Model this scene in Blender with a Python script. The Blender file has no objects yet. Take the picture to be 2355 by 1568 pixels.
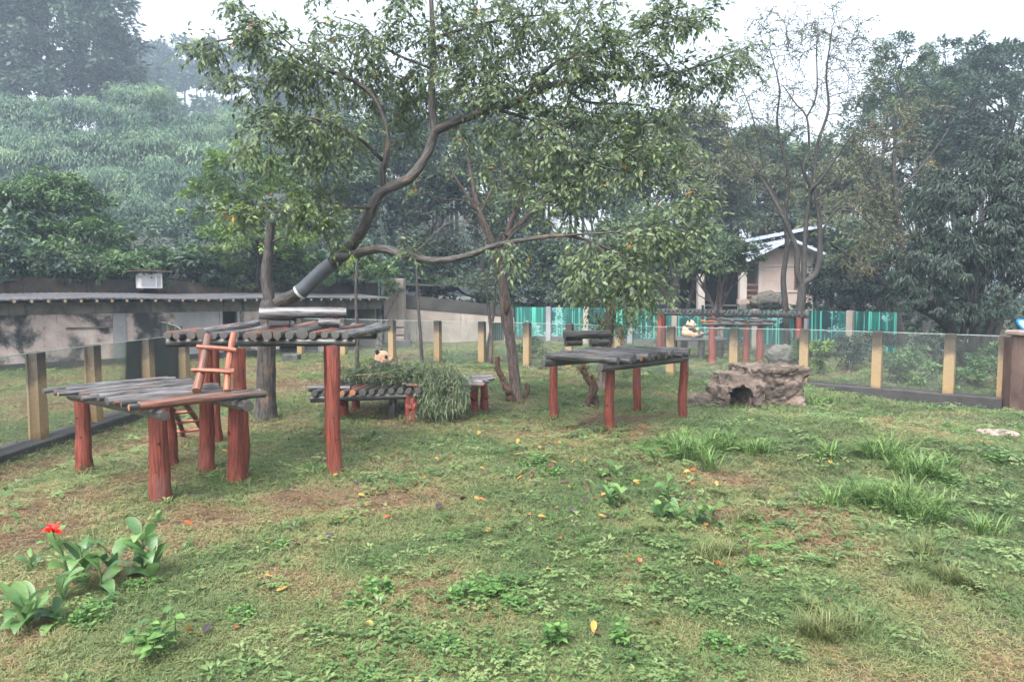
import bpy, bmesh, math, random
import numpy as np
from mathutils import Vector, Matrix, noise as mnoise

SC = bpy.context.scene
COL = SC.collection
RNG = np.random.default_rng(7)
random.seed(7)
R = math.radians

# ------------------------------------------------------------------ camera, sky, sun, exposure
F = 1600.0                      # focal length in pixels of a 2354 x 1568 picture
EYE = 2.5
PITCH = math.atan(109.0 / F)
cam_d = bpy.data.cameras.new('camera')
cam_d.sensor_width = 36.0
cam_d.lens = F / 2354.0 * 36.0
cam_d.clip_end = 1500.0
cam = bpy.data.objects.new('camera', cam_d)
cam.location = (0, 0, EYE)
cam.rotation_euler = (math.pi / 2 - PITCH, 0, 0)
COL.objects.link(cam)
SC.camera = cam

W = bpy.data.worlds.new('World')
SC.world = W
W.use_nodes = True
wn = W.node_tree.nodes
wn.clear()
SUN_EL, SUN_AZ = R(58), R(205)
sky = wn.new('ShaderNodeTexSky')
sky.sky_type = 'NISHITA'
sky.sun_disc = False
sky.sun_elevation = SUN_EL
sky.sun_rotation = SUN_AZ
sky.air_density = 1.0
sky.dust_density = 6.0
sky.ozone_density = 1.0
hs = wn.new('ShaderNodeHueSaturation')
hs.inputs['Saturation'].default_value = 0.36      # overcast: a nearly colourless sky
bg = wn.new('ShaderNodeBackground')
bg.inputs['Strength'].default_value = 0.15
wo = wn.new('ShaderNodeOutputWorld')
W.node_tree.links.new(sky.outputs[0], hs.inputs['Color'])
W.node_tree.links.new(hs.outputs[0], bg.inputs['Color'])
W.node_tree.links.new(bg.outputs[0], wo.inputs['Surface'])

sl = bpy.data.lights.new('sun', 'SUN')
sl.energy = 1.0
sl.angle = R(35)
sl.color = (1.0, 0.985, 0.96)
sun = bpy.data.objects.new('sun', sl)
d = Vector((math.sin(SUN_AZ) * math.cos(SUN_EL), math.cos(SUN_AZ) * math.cos(SUN_EL), math.sin(SUN_EL)))
sun.rotation_euler = d.to_track_quat('Z', 'Y').to_euler()
sun.location = (0, -10, 30)
COL.objects.link(sun)

HAZE = 0.0014
vs = SC.view_settings
vs.view_transform = 'Standard'
vs.look = 'None'
vs.exposure = 1.9
vs.gamma = 1.0
vs.use_curve_mapping = False
SC.render.engine = 'CYCLES'
SC.cycles.use_denoising = True
SC.cycles.max_bounces = 7
SC.cycles.diffuse_bounces = 3
SC.cycles.glossy_bounces = 2
SC.cycles.transmission_bounces = 4
SC.cycles.transparent_max_bounces = 32
SC.cycles.adaptive_threshold = 0.02
SC.cycles.volume_bounces = 0
SC.cycles.caustics_reflective = False
SC.cycles.caustics_refractive = False

# ------------------------------------------------------------------ pixel -> place
cp, sp = math.cos(PITCH), math.sin(PITCH)
def ray(px, py):
    u, v = (px - 1177.0) / F, (784.0 - py) / F
    return np.array([u, cp + v * sp, -sp + v * cp])
def D(px, py, dep):                      # the point of that direction at depth dep
    r = ray(px, py)
    return np.array([0, 0, EYE]) + r * (dep / r[1])
def G(px, py, z=0.0):                    # ... on a level plane
    r = ray(px, py)
    return np.array([0, 0, EYE]) + r * ((z - EYE) / r[2])
def ground_z(x, y):
    x = np.asarray(x, float); y = np.asarray(y, float)
    h = 0.035 * np.sin(x * .9 + 1.3) * np.cos(y * .7) + 0.02 * np.sin(x * 2.3 + y * 1.7)
    h = h + 0.34 * np.exp(-(((x - 5.0) / 3.4) ** 2 + ((y - 11.2) / 2.3) ** 2))
    h = h - 0.24 * np.exp(-((x + 7.2) / 1.0) ** 2) / (1 + np.exp((y - 17.5) * 1.5))
    dl = ((x - 8.3) * -.627 + (y - 19.7) * -.779) - .2          # metres in front of the fence on the east side
    h = h - 0.58 * np.exp(-(np.maximum(dl - .3, 0) / 1.2) ** 2) * (dl > -.35) / (1 + np.exp(-(x - 9.0) * 1.6))
    return h - 0.03
def GP(px, py):                          # ... on the lawn
    z = 0.0
    for _ in range(12):
        p = G(px, py, z)
        z = float(ground_z(p[0], p[1]))
    return np.array([p[0], p[1], z])
def lin(c):
    c = np.asarray(c, float) / 255.0
    return tuple(np.where(c <= .04045, c / 12.92, ((c + .055) / 1.055) ** 2.4)) + (1.0,)

# ------------------------------------------------------------------ mesh helpers
class MB:
    """collects faces; build() links them as ONE mesh object"""
    def __init__(s):
        s.V, s.tc, s.Q, s.T, s.qm, s.tm, s.qv, s.tv, s.n = [], [], [], [], [], [], [], [], 0
    def add(s, V, quads=None, tris=None, mat=0, v=None, tc=None):
        V = np.asarray(V, float).reshape(-1, 3)
        s.V.append(V); s.tc.append(V if tc is None else np.asarray(tc, float))
        for A, L, M, VV, k in ((quads, s.Q, s.qm, s.qv, 4), (tris, s.T, s.tm, s.tv, 3)):
            if A is None or len(A) == 0:
                continue
            A = np.asarray(A, np.int64).reshape(-1, k)
            L.append(A + s.n)
            M.append(np.full(len(A), mat, np.int32))
            if v is None:
                VV.append(np.full(len(A), .5))
            elif np.ndim(v) == 0:
                VV.append(np.full(len(A), float(v)))
            else:
                VV.append(np.repeat(np.asarray(v, float), len(A) // len(v)))
        s.n += len(V)
        return s
    def box(s, lo, hi, mat=0, rz=0.0, at=(0, 0, 0), bev=0.0):
        (x0, y0, z0), (x1, y1, z1) = lo, hi
        if bev > 0:
            b = bev
            V, Q = [], []
            for z, i in ((z0, b), (z0 + b, 0), (z1 - b, 0), (z1, b)):
                V += [(x0 + i, y0 + i, z), (x1 - i, y0 + i, z), (x1 - i, y1 - i, z), (x0 + i, y1 - i, z)]
            Q = [(3, 2, 1, 0), (12, 13, 14, 15)]
            for k in range(3):
                for j in range(4):
                    a, c = 4 * k + j, 4 * k + (j + 1) % 4
                    Q.append((a, c, c + 4, a + 4))
        else:
            V = [(x0, y0, z0), (x1, y0, z0), (x1, y1, z0), (x0, y1, z0), (x0, y0, z1), (x1, y0, z1), (x1, y1, z1), (x0, y1, z1)]
            Q = [(3, 2, 1, 0), (4, 5, 6, 7), (0, 1, 5, 4), (1, 2, 6, 5), (2, 3, 7, 6), (3, 0, 4, 7)]
        V = np.array(V, float)
        c, n = math.cos(rz), math.sin(rz)
        V = np.stack([V[:, 0] * c - V[:, 1] * n + at[0], V[:, 0] * n + V[:, 1] * c + at[1], V[:, 2] + at[2]], 1)
        return s.add(V, quads=Q, mat=mat)
    def build(s, name, mats, parent=None, smooth=False, local=False):
        me = bpy.data.meshes.new(name)
        V = np.concatenate(s.V) if s.V else np.zeros((0, 3))
        tc = np.concatenate(s.tc) if s.tc else V
        base = np.zeros(3)
        if parent is not None and not local:
            q = parent
            while q is not None:
                base = base + np.array(q.location)
                q = q.parent
            V = V - base
        Q = np.concatenate(s.Q) if s.Q else np.zeros((0, 4), np.int64)
        T = np.concatenate(s.T) if s.T else np.zeros((0, 3), np.int64)
        me.vertices.add(len(V)); me.vertices.foreach_set('co', V.astype(np.float32).ravel())
        loops = np.concatenate([Q.ravel(), T.ravel()]).astype(np.int32)
        me.loops.add(len(loops)); me.loops.foreach_set('vertex_index', loops)
        ls = np.concatenate([np.arange(len(Q)) * 4, len(Q) * 4 + np.arange(len(T)) * 3]).astype(np.int32)
        me.polygons.add(len(ls)); me.polygons.foreach_set('loop_start', ls)
        mi = np.concatenate((s.qm or [np.zeros(0)]) + (s.tm or [np.zeros(0)])).astype(np.int32)
        me.polygons.foreach_set('material_index', mi)
        me.polygons.foreach_set('use_smooth', np.full(len(ls), bool(smooth)))
        me.update(calc_edges=True)
        vv = np.concatenate((s.qv or [np.zeros(0)]) + (s.tv or [np.zeros(0)])).astype(np.float32)
        a = me.attributes.new('v', 'FLOAT', 'FACE'); a.data.foreach_set('value', vv)
        a = me.attributes.new('tc', 'FLOAT_VECTOR', 'POINT'); a.data.foreach_set('vector', tc.astype(np.float32).ravel())
        for m in (mats if isinstance(mats, (list, tuple)) else [mats]):
            me.materials.append(m)
        o = bpy.data.objects.new(name, me)
        COL.objects.link(o)
        o.parent = parent
        return o

def nrm(a):
    a = np.asarray(a, float)
    return a / np.maximum(np.linalg.norm(a, axis=-1, keepdims=True), 1e-9)

def tube(mb, P, Rd, n=8, mat=0, cap=None, rough=0.0, v=None, rng=RNG):
    P = np.asarray(P, float); m = len(P)
    Rd = np.broadcast_to(np.asarray(Rd, float), (m,))
    T = nrm(np.gradient(P, axis=0))
    ref = np.array([0, 0, 1.0]) if abs(T[0, 2]) < .9 else np.array([1.0, 0, 0])
    u = nrm(np.cross(T[0], ref)); U = [u]
    for i in range(1, m):
        u = U[-1] - T[i] * np.dot(U[-1], T[i]); U.append(nrm(u))
    U = np.array(U); B = np.cross(T, U)
    th = np.arange(n) * 2 * math.pi / n
    rr = Rd[:, None] * (1 + rough * (rng.random((m, n)) - .5) * 2) if rough else np.repeat(Rd[:, None], n, 1)
    V = P[:, None] + rr[..., None] * (np.cos(th)[None, :, None] * U[:, None] + np.sin(th)[None, :, None] * B[:, None])
    s = np.concatenate([[0], np.cumsum(np.linalg.norm(np.diff(P, axis=0), axis=1))])
    off = rng.random(3) * 20
    tc = np.stack([rr * np.cos(th) + off[0], rr * np.sin(th) + off[1], np.repeat(s[:, None], n, 1) + off[2]], -1)
    i = np.arange(m - 1)[:, None] * n; j = np.arange(n)[None]; k = (j + 1) % n
    Q = np.stack([i + j, i + k, i + n + k, i + n + j], -1).reshape(-1, 4)
    mb.add(V.reshape(-1, 3), quads=Q, mat=mat, v=v, tc=tc.reshape(-1, 3))
    if cap is not None:
        for e, sg in ((0, -1), (m - 1, 1)):
            cV = np.concatenate([V[e], (P[e] + T[e] * sg * Rd[e] * .08)[None]])
            tcc = np.concatenate([np.stack([np.cos(th) * Rd[e], np.sin(th) * Rd[e], 0 * th], 1), [[0, 0, 0]]])
            jj = np.arange(n)
            tr = np.stack([jj, (jj + 1) % n, np.full(n, n)], 1)
            if sg < 0:
                tr = tr[:, ::-1]
            mb.add(cV, tris=tr, mat=cap, tc=tcc)

def spline(pts, step=.25):
    P = np.asarray(pts, float)
    if len(P) == 2:
        k = max(2, int(np.linalg.norm(P[1] - P[0]) / step) + 1)
        return P[0] + (P[1] - P[0]) * np.linspace(0, 1, k)[:, None]
    Q = np.concatenate([[2 * P[0] - P[1]], P, [2 * P[-1] - P[-2]]])
    out = []
    for i in range(1, len(Q) - 2):
        a, b, c, e = Q[i - 1], Q[i], Q[i + 1], Q[i + 2]
        k = max(2, int(np.linalg.norm(c[:3] - b[:3]) / step))
        t = np.linspace(0, 1, k, endpoint=False)[:, None]
        out.append(.5 * ((2 * b) + (c - a) * t + (2 * a - 5 * b + 4 * c - e) * t ** 2 + (3 * b - a - 3 * c + e) * t ** 3))
    out.append(P[-1][None])
    return np.concatenate(out)

def leaves(mb, pos, dr, up, L, Wd, v, fold=.12, droop=.15, mat=0, simple=False):
    n = len(pos)
    if n == 0:
        return
    dr = nrm(dr); side = nrm(np.cross(dr, up)); up = np.cross(side, dr)
    L = np.broadcast_to(L, (n,))[:, None]; Wd = np.broadcast_to(Wd, (n,))[:, None]
    b = pos
    l = pos + dr * L * .42 - side * Wd * .5
    r = pos + dr * L * .42 + side * Wd * .5
    t = pos + dr * L - up * L * droop
    k = np.arange(n)[:, None]
    if simple:
        V = np.stack([b, r, t, l], 1).reshape(-1, 3)
        mb.add(V, quads=k * 4 + np.arange(4), mat=mat, v=v)
    else:
        c = pos + dr * L * .46 - up * Wd * fold
        V = np.stack([b, c, l, r, t], 1).reshape(-1, 3)
        T = (k[:, None] * 5 + np.array([[0, 3, 1], [0, 1, 2], [1, 3, 4], [2, 1, 4]])[None]).reshape(-1, 3)
        mb.add(V, tris=T, mat=mat, v=v)

def empty(name, loc, label, cat, group=None):
    o = bpy.data.objects.new(name, None)
    o.empty_display_size = .2
    o.location = [float(q) for q in loc]
    COL.objects.link(o)
    return tag(o, label, cat, group)
def tag(o, label, cat, group=None, kind=None):
    if label: o['label'] = label
    if cat: o['category'] = cat
    if group: o['group'] = group
    if kind: o['kind'] = kind
    return o
def copy_tree(o, parent=None):
    c = o.copy(); COL.objects.link(c); c.parent = parent
    for ch in o.children:
        copy_tree(ch, c)
    return c

# ------------------------------------------------------------------ materials
def mat(name):
    m = bpy.data.materials.new(name); m.use_nodes = True
    t = m.node_tree; t.nodes.clear()
    out = t.nodes.new('ShaderNodeOutputMaterial')
    b = t.nodes.new('ShaderNodeBsdfPrincipled')
    t.links.new(b.outputs[0], out.inputs['Surface'])
    return m, t, b, out
def node(t, typ, **kw):
    n = t.nodes.new(typ)
    for k, x in kw.items():
        setattr(n, k, x)
    return n
def ramp(t, fac, stops):
    r = node(t, 'ShaderNodeValToRGB')
    e = r.color_ramp.elements
    while len(e) < len(stops):
        e.new(.5)
    for el, (p, c) in zip(e, stops):
        el.position = p; el.color = c
    if fac is not None:
        t.links.new(fac, r.inputs[0])
    return r.outputs[0]
def coords(t, kind='Object', scale=(1, 1, 1)):
    if kind == 'tc':
        a = node(t, 'ShaderNodeAttribute', attribute_name='tc'); src = a.outputs['Vector']
    else:
        a = node(t, 'ShaderNodeTexCoord'); src = a.outputs[kind]
    mp = node(t, 'ShaderNodeMapping'); mp.inputs['Scale'].default_value = scale
    t.links.new(src, mp.inputs[0])
    return mp.outputs[0]
def noise(t, vec, scale, detail=5, rough=.6, dist=0.0):
    n = node(t, 'ShaderNodeTexNoise')
    n.inputs['Scale'].default_value = scale; n.inputs['Detail'].default_value = detail
    n.inputs['Roughness'].default_value = rough; n.inputs['Distortion'].default_value = dist
    t.links.new(vec, n.inputs['Vector'])
    return n.outputs['Fac']
def mix(t, fac, a, b, mode='MIX'):
    m = node(t, 'ShaderNodeMix', data_type='RGBA', blend_type=mode)
    for s, x in ((0, fac), (6, a), (7, b)):
        if hasattr(x, 'node'):
            t.links.new(x, m.inputs[s])
        else:
            m.inputs[s].default_value = x
    return m.outputs[2]
def bump(t, b, h, strength=.5, dist=.02):
    n = node(t, 'ShaderNodeBump')
    n.inputs['Strength'].default_value = strength; n.inputs['Distance'].default_value = dist
    t.links.new(h, n.inputs['Height']); t.links.new(n.outputs[0], b.inputs['Normal'])

def leaf_mat(name, cols, rough=.42, trans=.3, spec=.35, src='v'):
    m, t, b, out = mat(name)
    a = node(t, 'ShaderNodeAttribute', attribute_name=src)
    if src != 'v':
        a.attribute_type = 'INSTANCER'
    k = len(cols)
    c = ramp(t, a.outputs['Fac'], [(i / max(1, k - 1), lin(x)) for i, x in enumerate(cols)])
    t.links.new(c, b.inputs['Base Color'])
    b.inputs['Roughness'].default_value = rough
    b.inputs['Specular IOR Level'].default_value = spec
    tr = node(t, 'ShaderNodeBsdfTranslucent'); t.links.new(c, tr.inputs['Color'])
    mx = node(t, 'ShaderNodeMixShader'); mx.inputs[0].default_value = trans
    t.links.new(b.outputs[0], mx.inputs[1]); t.links.new(tr.outputs[0], mx.inputs[2])
    t.links.new(mx.outputs[0], out.inputs['Surface'])
    return m
def bark_mat(name, c0, c1, c2=None, grain=(14, 14, 2.2), rough=.75, bs=.8, dist=.02, spot=.55):
    m, t, b, out = mat(name)
    v = coords(t, 'tc', grain)
    n1 = noise(t, v, 2.2, 8, .65, .4)
    n2 = noise(t, coords(t, 'tc', (1.5, 1.5, .9)), 2.0, 4)
    c = ramp(t, n1, [(.39, lin(c0)), (.62, lin(c1))])
    if c2 is not None:
        f = ramp(t, n2, [(spot, (0, 0, 0, 1)), (spot + .1, (1, 1, 1, 1))])
        c = mix(t, f, c, lin(c2))
    t.links.new(c, b.inputs['Base Color'])
    b.inputs['Roughness'].default_value = rough
    bump(t, b, n1, bs, dist)
    return m
def stain_mat(name, stops, scale, sz=(1, 1, 1), rough=.85, fine=30, bs=.3, kind='Object', dist=.01, streak=None):
    m, t, b, out = mat(name)
    v = coords(t, kind, sz)
    n1 = noise(t, v, scale, 8, .62, .3)
    c = ramp(t, n1, [(p, lin(x)) for p, x in stops])
    if streak:
        n3 = noise(t, coords(t, kind, (3.0, 3.0, .25)), streak[0], 5, .7)
        f = ramp(t, n3, [(streak[1], (0, 0, 0, 1)), (streak[1] + .14, (1, 1, 1, 1))])
        c = mix(t, f, c, lin(streak[2]))
    n2 = noise(t, coords(t, kind), fine, 4)
    c = mix(t, .35, c, ramp(t, n2, [(.25, (.35, .35, .35, 1)), (.75, (1.3, 1.3, 1.3, 1))]), 'MULTIPLY')
    t.links.new(c, b.inputs['Base Color'])
    b.inputs['Roughness'].default_value = rough
    bump(t, b, n2, bs, dist)
    return m
def plain(name, c, rough=.6, metal=0.0, var=.25, scale=8, spec=.5):
    m, t, b, out = mat(name)
    n1 = noise(t, coords(t, 'Object'), scale, 5)
    c0 = np.array(lin(c)[:3])
    cc = ramp(t, n1, [(.3, tuple(c0 * (1 - var)) + (1,)), (.7, tuple(np.minimum(1, c0 * (1 + var))) + (1,))])
    t.links.new(cc, b.inputs['Base Color'])
    b.inputs['Roughness'].default_value = rough; b.inputs['Metallic'].default_value = metal
    b.inputs['Specular IOR Level'].default_value = spec
    return m

M = {}
M['bark_dark'] = bark_mat('bark_dark', (26, 24, 24), (84, 78, 74), (104, 82, 68), rough=.55, spot=.58, bs=1.0, dist=.035)
M['bark_brown'] = bark_mat('bark_brown', (62, 54, 48), (128, 112, 100), (60, 52, 50), rough=.8, spot=.6)
M['bark_pale'] = bark_mat('bark_pale', (58, 50, 47), (110, 95, 89), (64, 56, 52), rough=.75, spot=.6)
M['bark_far'] = bark_mat('bark_far', (28, 27, 26), (66, 61, 57))
M['bark_stump'] = bark_mat('bark_stump', (44, 34, 28), (112, 84, 66), (60, 44, 36), rough=.85, bs=1.0, dist=.04)
M['log'] = bark_mat('weathered_log', (40, 40, 42), (112, 111, 112), (92, 74, 64), grain=(11, 11, 1.0), rough=.27, bs=.5, spot=.56)
M['log_dark'] = bark_mat('wet_dark_log', (26, 26, 27), (84, 83, 82), (62, 58, 46), grain=(11, 11, 1.0), rough=.28, bs=.5, spot=.58)
M['log_red'] = bark_mat('red_log', (62, 38, 32), (126, 84, 68), (72, 64, 60), grain=(12, 12, .8), rough=.5, bs=.35, spot=.58)
M['red_post'] = bark_mat('red_painted_post', (72, 31, 22), (134, 62, 45), (98, 58, 48), grain=(22, 22, 1.3), rough=.6, bs=.9, dist=.02, spot=.57)
M['red_far'] = bark_mat('faded_red_post', (88, 36, 28), (128, 58, 46), (76, 46, 38), grain=(14, 14, 1.4), rough=.7, bs=.6, spot=.64)
M['ladder_wood'] = bark_mat('peeled_orange_wood', (80, 34, 26), (164, 100, 74), (82, 46, 38), grain=(26, 26, 1.6), rough=.5, bs=.4, spot=.6)
def endgrain(name, c0, c1):
    m, t, b, out = mat(name)
    w = node(t, 'ShaderNodeTexWave', wave_type='RINGS', rings_direction='Z')
    w.inputs['Scale'].default_value = 22; w.inputs['Distortion'].default_value = 2.5; w.inputs['Detail'].default_value = 3
    t.links.new(coords(t, 'tc'), w.inputs['Vector'])
    c = ramp(t, w.outputs['Fac'], [(0, lin(c0)), (1, lin(c1))])
    t.links.new(c, b.inputs['Base Color']); b.inputs['Roughness'].default_value = .7
    return m
M['end_grey'] = endgrain('grey_end_grain', (46, 45, 44), (84, 81, 77))
M['end_orange'] = endgrain('orange_end_grain', (120, 74, 48), (168, 118, 82))
M['end_pale'] = endgrain('pale_end_grain', (120, 104, 86), (156, 136, 112))
M['knot'] = plain('dark_knot', (62, 28, 24), .8)
M['sleeve'] = plain('grey_sleeve', (84, 88, 96), .38, var=.18, scale=3)
M['tape'] = plain('pale_tape', (190, 190, 192), .5)
M['kerb'] = stain_mat('dark_wet_kerb', [(.32, (30, 29, 29)), (.56, (62, 60, 60)), (.74, (54, 66, 32))], 1.6)
M['concrete_dark'] = stain_mat('mossy_dark_concrete', [(.32, (44, 44, 42)), (.55, (84, 82, 82)), (.72, (62, 72, 40))], 1.3)
M['shed_wall'] = stain_mat('stained_plaster', [(.40, (36, 36, 37)), (.45, (96, 92, 91)), (.49, (156, 142, 136)), (.6, (184, 172, 166)), (.72, (104, 94, 76))], .62, streak=(1.0, .57, (48, 45, 42)))
M['shed_band'] = stain_mat('damp_plaster_band', [(.35, (52, 50, 48)), (.55, (110, 104, 98)), (.75, (78, 70, 52))], .9, streak=(2.0, .55, (40, 40, 40)))
M['grey_render'] = stain_mat('grey_render', [(.3, (112, 114, 118)), (.7, (150, 150, 152))], .8)
M['earth_wall'] = stain_mat('earthy_retaining_wall', [(.36, (30, 29, 26)), (.5, (66, 56, 47)), (.62, (96, 80, 66)), (.72, (60, 62, 40))], .7, streak=(1.5, .52, (34, 33, 31)))
M['yard_wall'] = stain_mat('streaked_yard_wall', [(.3, (116, 108, 100)), (.6, (160, 150, 140)), (.8, (100, 86, 74))], .5, streak=(1.6, .6, (70, 58, 50)))
M['moss_black'] = stain_mat('black_mossy_top', [(.35, (34, 34, 34)), (.65, (64, 62, 58)), (.8, (60, 70, 40))], 1.2)
M['roof_sheet'] = stain_mat('grey_roof_sheet', [(.3, (48, 48, 50)), (.7, (82, 82, 86))], 1.0, rough=.85)
M['house_wall'] = stain_mat('pale_pink_plaster', [(.3, (150, 134, 126)), (.7, (176, 160, 150))], .6, bs=.1)
M['house_trim'] = plain('pale_trim', (166, 158, 152), .7, var=.08)
M['house_roof'] = stain_mat('blue_grey_roof', [(.3, (150, 162, 180)), (.7, (186, 196, 210))], .6, rough=.4)
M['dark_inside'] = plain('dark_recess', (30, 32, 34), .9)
M['brown_wood'] = plain('brown_woodwork', (110, 72, 58), .7)
M['rock'] = stain_mat('sculpted_rock', [(.33, (46, 39, 34)), (.5, (92, 80, 71)), (.62, (124, 110, 100)), (.72, (118, 90, 64))], 1.6, sz=(1, 1, 2.5), fine=14, bs=.8, dist=.05)
M['rock_far'] = stain_mat('grey_rock', [(.3, (58, 56, 52)), (.7, (104, 100, 92))], 1.1, sz=(1, 1, 3), fine=8, bs=.8, dist=.08)
M['pillar'] = stain_mat('brown_weathered_plaster', [(.3, (70, 56, 50)), (.55, (116, 94, 84)), (.75, (138, 118, 108))], 1.0, streak=(1.5, .56, (56, 46, 42)))
M['stone'] = stain_mat('pinkish_stone', [(.3, (130, 112, 106)), (.7, (168, 150, 142))], 3)
M['white_metal'] = plain('white_metal', (214, 212, 214), .45, var=.05)
M['grille'] = plain('grey_grille', (160, 160, 166), .5)
M['rust'] = plain('rust_brown', (112, 88, 76), .7)
M['green_bars'] = plain('green_bars', (36, 74, 64), .6)
M['blue'] = plain('blue_plastic', (28, 120, 220), .35, var=.08)
M['lightblue'] = plain('pale_blue_plastic', (150, 226, 250), .35, var=.06)
M['orange_plank'] = plain('orange_plank', (176, 96, 52), .6)

def post_mat():
    m, t, b, out = mat('ochre_post')
    tcn = node(t, 'ShaderNodeTexCoord'); sx = node(t, 'ShaderNodeSeparateXYZ')
    t.links.new(tcn.outputs['Generated'], sx.inputs[0])
    g = node(t, 'ShaderNodeNewGeometry')
    n1 = noise(t, g.outputs['Position'], 3.0, 5)
    ma = node(t, 'ShaderNodeMath', operation='MULTIPLY_ADD'); ma.inputs[1].default_value = .5; ma.inputs[2].default_value = -.25
    t.links.new(n1, ma.inputs[0])
    ad = node(t, 'ShaderNodeMath', operation='ADD')
    t.links.new(sx.outputs['Z'], ad.inputs[0]); t.links.new(ma.outputs[0], ad.inputs[1])
    c = ramp(t, ad.outputs[0], [(.0, lin((122, 98, 68))), (.14, lin((150, 127, 92))), (.62, lin((142, 124, 96))), (.76, lin((92, 82, 68))), (.96, lin((54, 51, 45)))])
    n2 = noise(t, g.outputs['Position'], 22, 5)
    c = mix(t, .4, c, ramp(t, n2, [(.25, (.45, .45, .45, 1)), (.75, (1.2, 1.2, 1.2, 1))]), 'MULTIPLY')
    t.links.new(c, b.inputs['Base Color']); b.inputs['Roughness'].default_value = .8
    bump(t, b, n2, .4, .01)
    return m
M['post'] = post_mat()
def glass_mat():
    m, t, b, out = mat('dusty_glass')
    t.nodes.remove(b)
    tr = node(t, 'ShaderNodeBsdfTransparent'); tr.inputs[0].default_value = (.96, .98, .975, 1)
    gl = node(t, 'ShaderNodeBsdfGlossy'); gl.inputs['Roughness'].default_value = .02
    df = node(t, 'ShaderNodeBsdfDiffuse'); df.inputs[0].default_value = (.5, .53, .53, 1)
    fr = node(t, 'ShaderNodeFresnel'); fr.inputs[0].default_value = 1.16
    m1 = node(t, 'ShaderNodeMixShader'); t.links.new(fr.outputs[0], m1.inputs[0])
    t.links.new(tr.outputs[0], m1.inputs[1]); t.links.new(gl.outputs[0], m1.inputs[2])
    n1 = noise(t, coords(t, 'Object', (1, 1, .6)), 1.2, 5)
    f = ramp(t, n1, [(.3, (.02, .02, .02, 1)), (.8, (.06, .06, .06, 1))])
    m2 = node(t, 'ShaderNodeMixShader'); t.links.new(f, m2.inputs[0])
    t.links.new(m1.outputs[0], m2.inputs[1]); t.links.new(df.outputs[0], m2.inputs[2])
    t.links.new(m2.outputs[0], out.inputs['Surface'])
    return m
M['glass'] = glass_mat()
M['glass_edge'] = plain('glass_edge_highlight', (150, 164, 160), .3, var=.1)  # polished glass edge, its bright highlight put into the pale colour
def print_mat():
    # flat print: a bamboo grove in teal and white
    m, t, b, out = mat('bamboo_print')
    c1 = noise(t, coords(t, 'Object', (1, 1, .18)), 1.1, 3)
    base = ramp(t, c1, [(.3, lin((9, 42, 48))), (.5, lin((12, 76, 72))), (.7, lin((24, 106, 92)))])
    w = noise(t, coords(t, 'Object', (5, 5, .1)), 1.6, 2, .4)
    st = ramp(t, w, [(.56, (0, 0, 0, 1)), (.60, (1, 1, 1, 1)), (.66, (1, 1, 1, 1)), (.70, (0, 0, 0, 1))])
    c = mix(t, st, base, lin((74, 164, 146)))
    w2 = noise(t, coords(t, 'Object', (24, 24, .2)), 1.6, 2, .4)
    st2 = ramp(t, w2, [(.36, (1, 1, 1, 1)), (.41, (0, 0, 0, 1))])
    c = mix(t, st2, c, lin((10, 40, 56)))
    n3 = noise(t, coords(t, 'Object', (1.6, 1.6, 2.2)), 5, 6, .7)
    n4 = noise(t, coords(t, 'Object', (.35, .35, .5)), 2.2, 2)
    ml = node(t, 'ShaderNodeMath', operation='MULTIPLY'); t.links.new(n3, ml.inputs[0]); t.links.new(n4, ml.inputs[1])
    lf = ramp(t, ml.outputs[0], [(.29, (0, 0, 0, 1)), (.34, (1, 1, 1, 1))])
    c = mix(t, lf, c, lin((120, 160, 160)))
    t.links.new(c, b.inputs['Base Color']); b.inputs['Roughness'].default_value = .45
    return m
M['print'] = print_mat()

# leaves (real colours; the light does the rest)
M['lf_main'] = leaf_mat('broad_leaf', [(64, 78, 64), (90, 108, 82), (114, 132, 96), (136, 156, 98)], .42, .42, .35)
M['lf_yellow'] = leaf_mat('young_leaf', [(82, 106, 46), (108, 128, 56)], .4, .4)
M['lf_autumn'] = leaf_mat('autumn_leaf', [(186, 136, 36), (170, 98, 40)], .5, .3)
M['lf_dark'] = leaf_mat('dark_leaf', [(28, 42, 36), (42, 58, 47), (64, 80, 64)], .4, .2)
M['lf_round'] = leaf_mat('round_tree_leaf', [(42, 60, 52), (62, 82, 66), (86, 106, 82)], .45, .25)
M['lf_bamboo'] = leaf_mat('bamboo_leaf', [(58, 86, 72), (94, 124, 96), (136, 160, 118)], .5, .35)
M['lf_mid'] = leaf_mat('mid_leaf', [(58, 78, 60), (82, 102, 74), (106, 122, 88)], .5, .3)
M['lf_olive'] = leaf_mat('olive_leaf', [(70, 82, 60), (94, 102, 72), (118, 118, 80)], .5, .3)
M['lf_lime'] = leaf_mat('lime_leaf', [(64, 88, 52), (92, 120, 60), (132, 156, 76)], .45, .35)
M['lf_shrub'] = leaf_mat('shrub_leaf', [(54, 78, 54), (76, 104, 64), (104, 132, 76)], .45, .3)
M['lf_pile'] = leaf_mat('cut_bamboo_leaf', [(52, 68, 48), (78, 94, 66), (112, 122, 96), (92, 112, 60)], .42, .25)
M['lf_blackish'] = leaf_mat('whorled_dark_leaf', [(34, 44, 38), (52, 62, 50), (74, 84, 66)], .26, .12)
M['lf_clump'] = leaf_mat('tall_grass_blade', [(66, 94, 52), (96, 126, 68), (134, 158, 96)], .42, .35)
M['lf_clump2'] = leaf_mat('wispy_grass_blade', [(72, 88, 54), (100, 112, 66), (132, 134, 90)], .5, .35)
M['lf_canna'] = leaf_mat('canna_leaf', [(66, 98, 64), (90, 124, 74), (118, 148, 90)], .32, .35)
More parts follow.
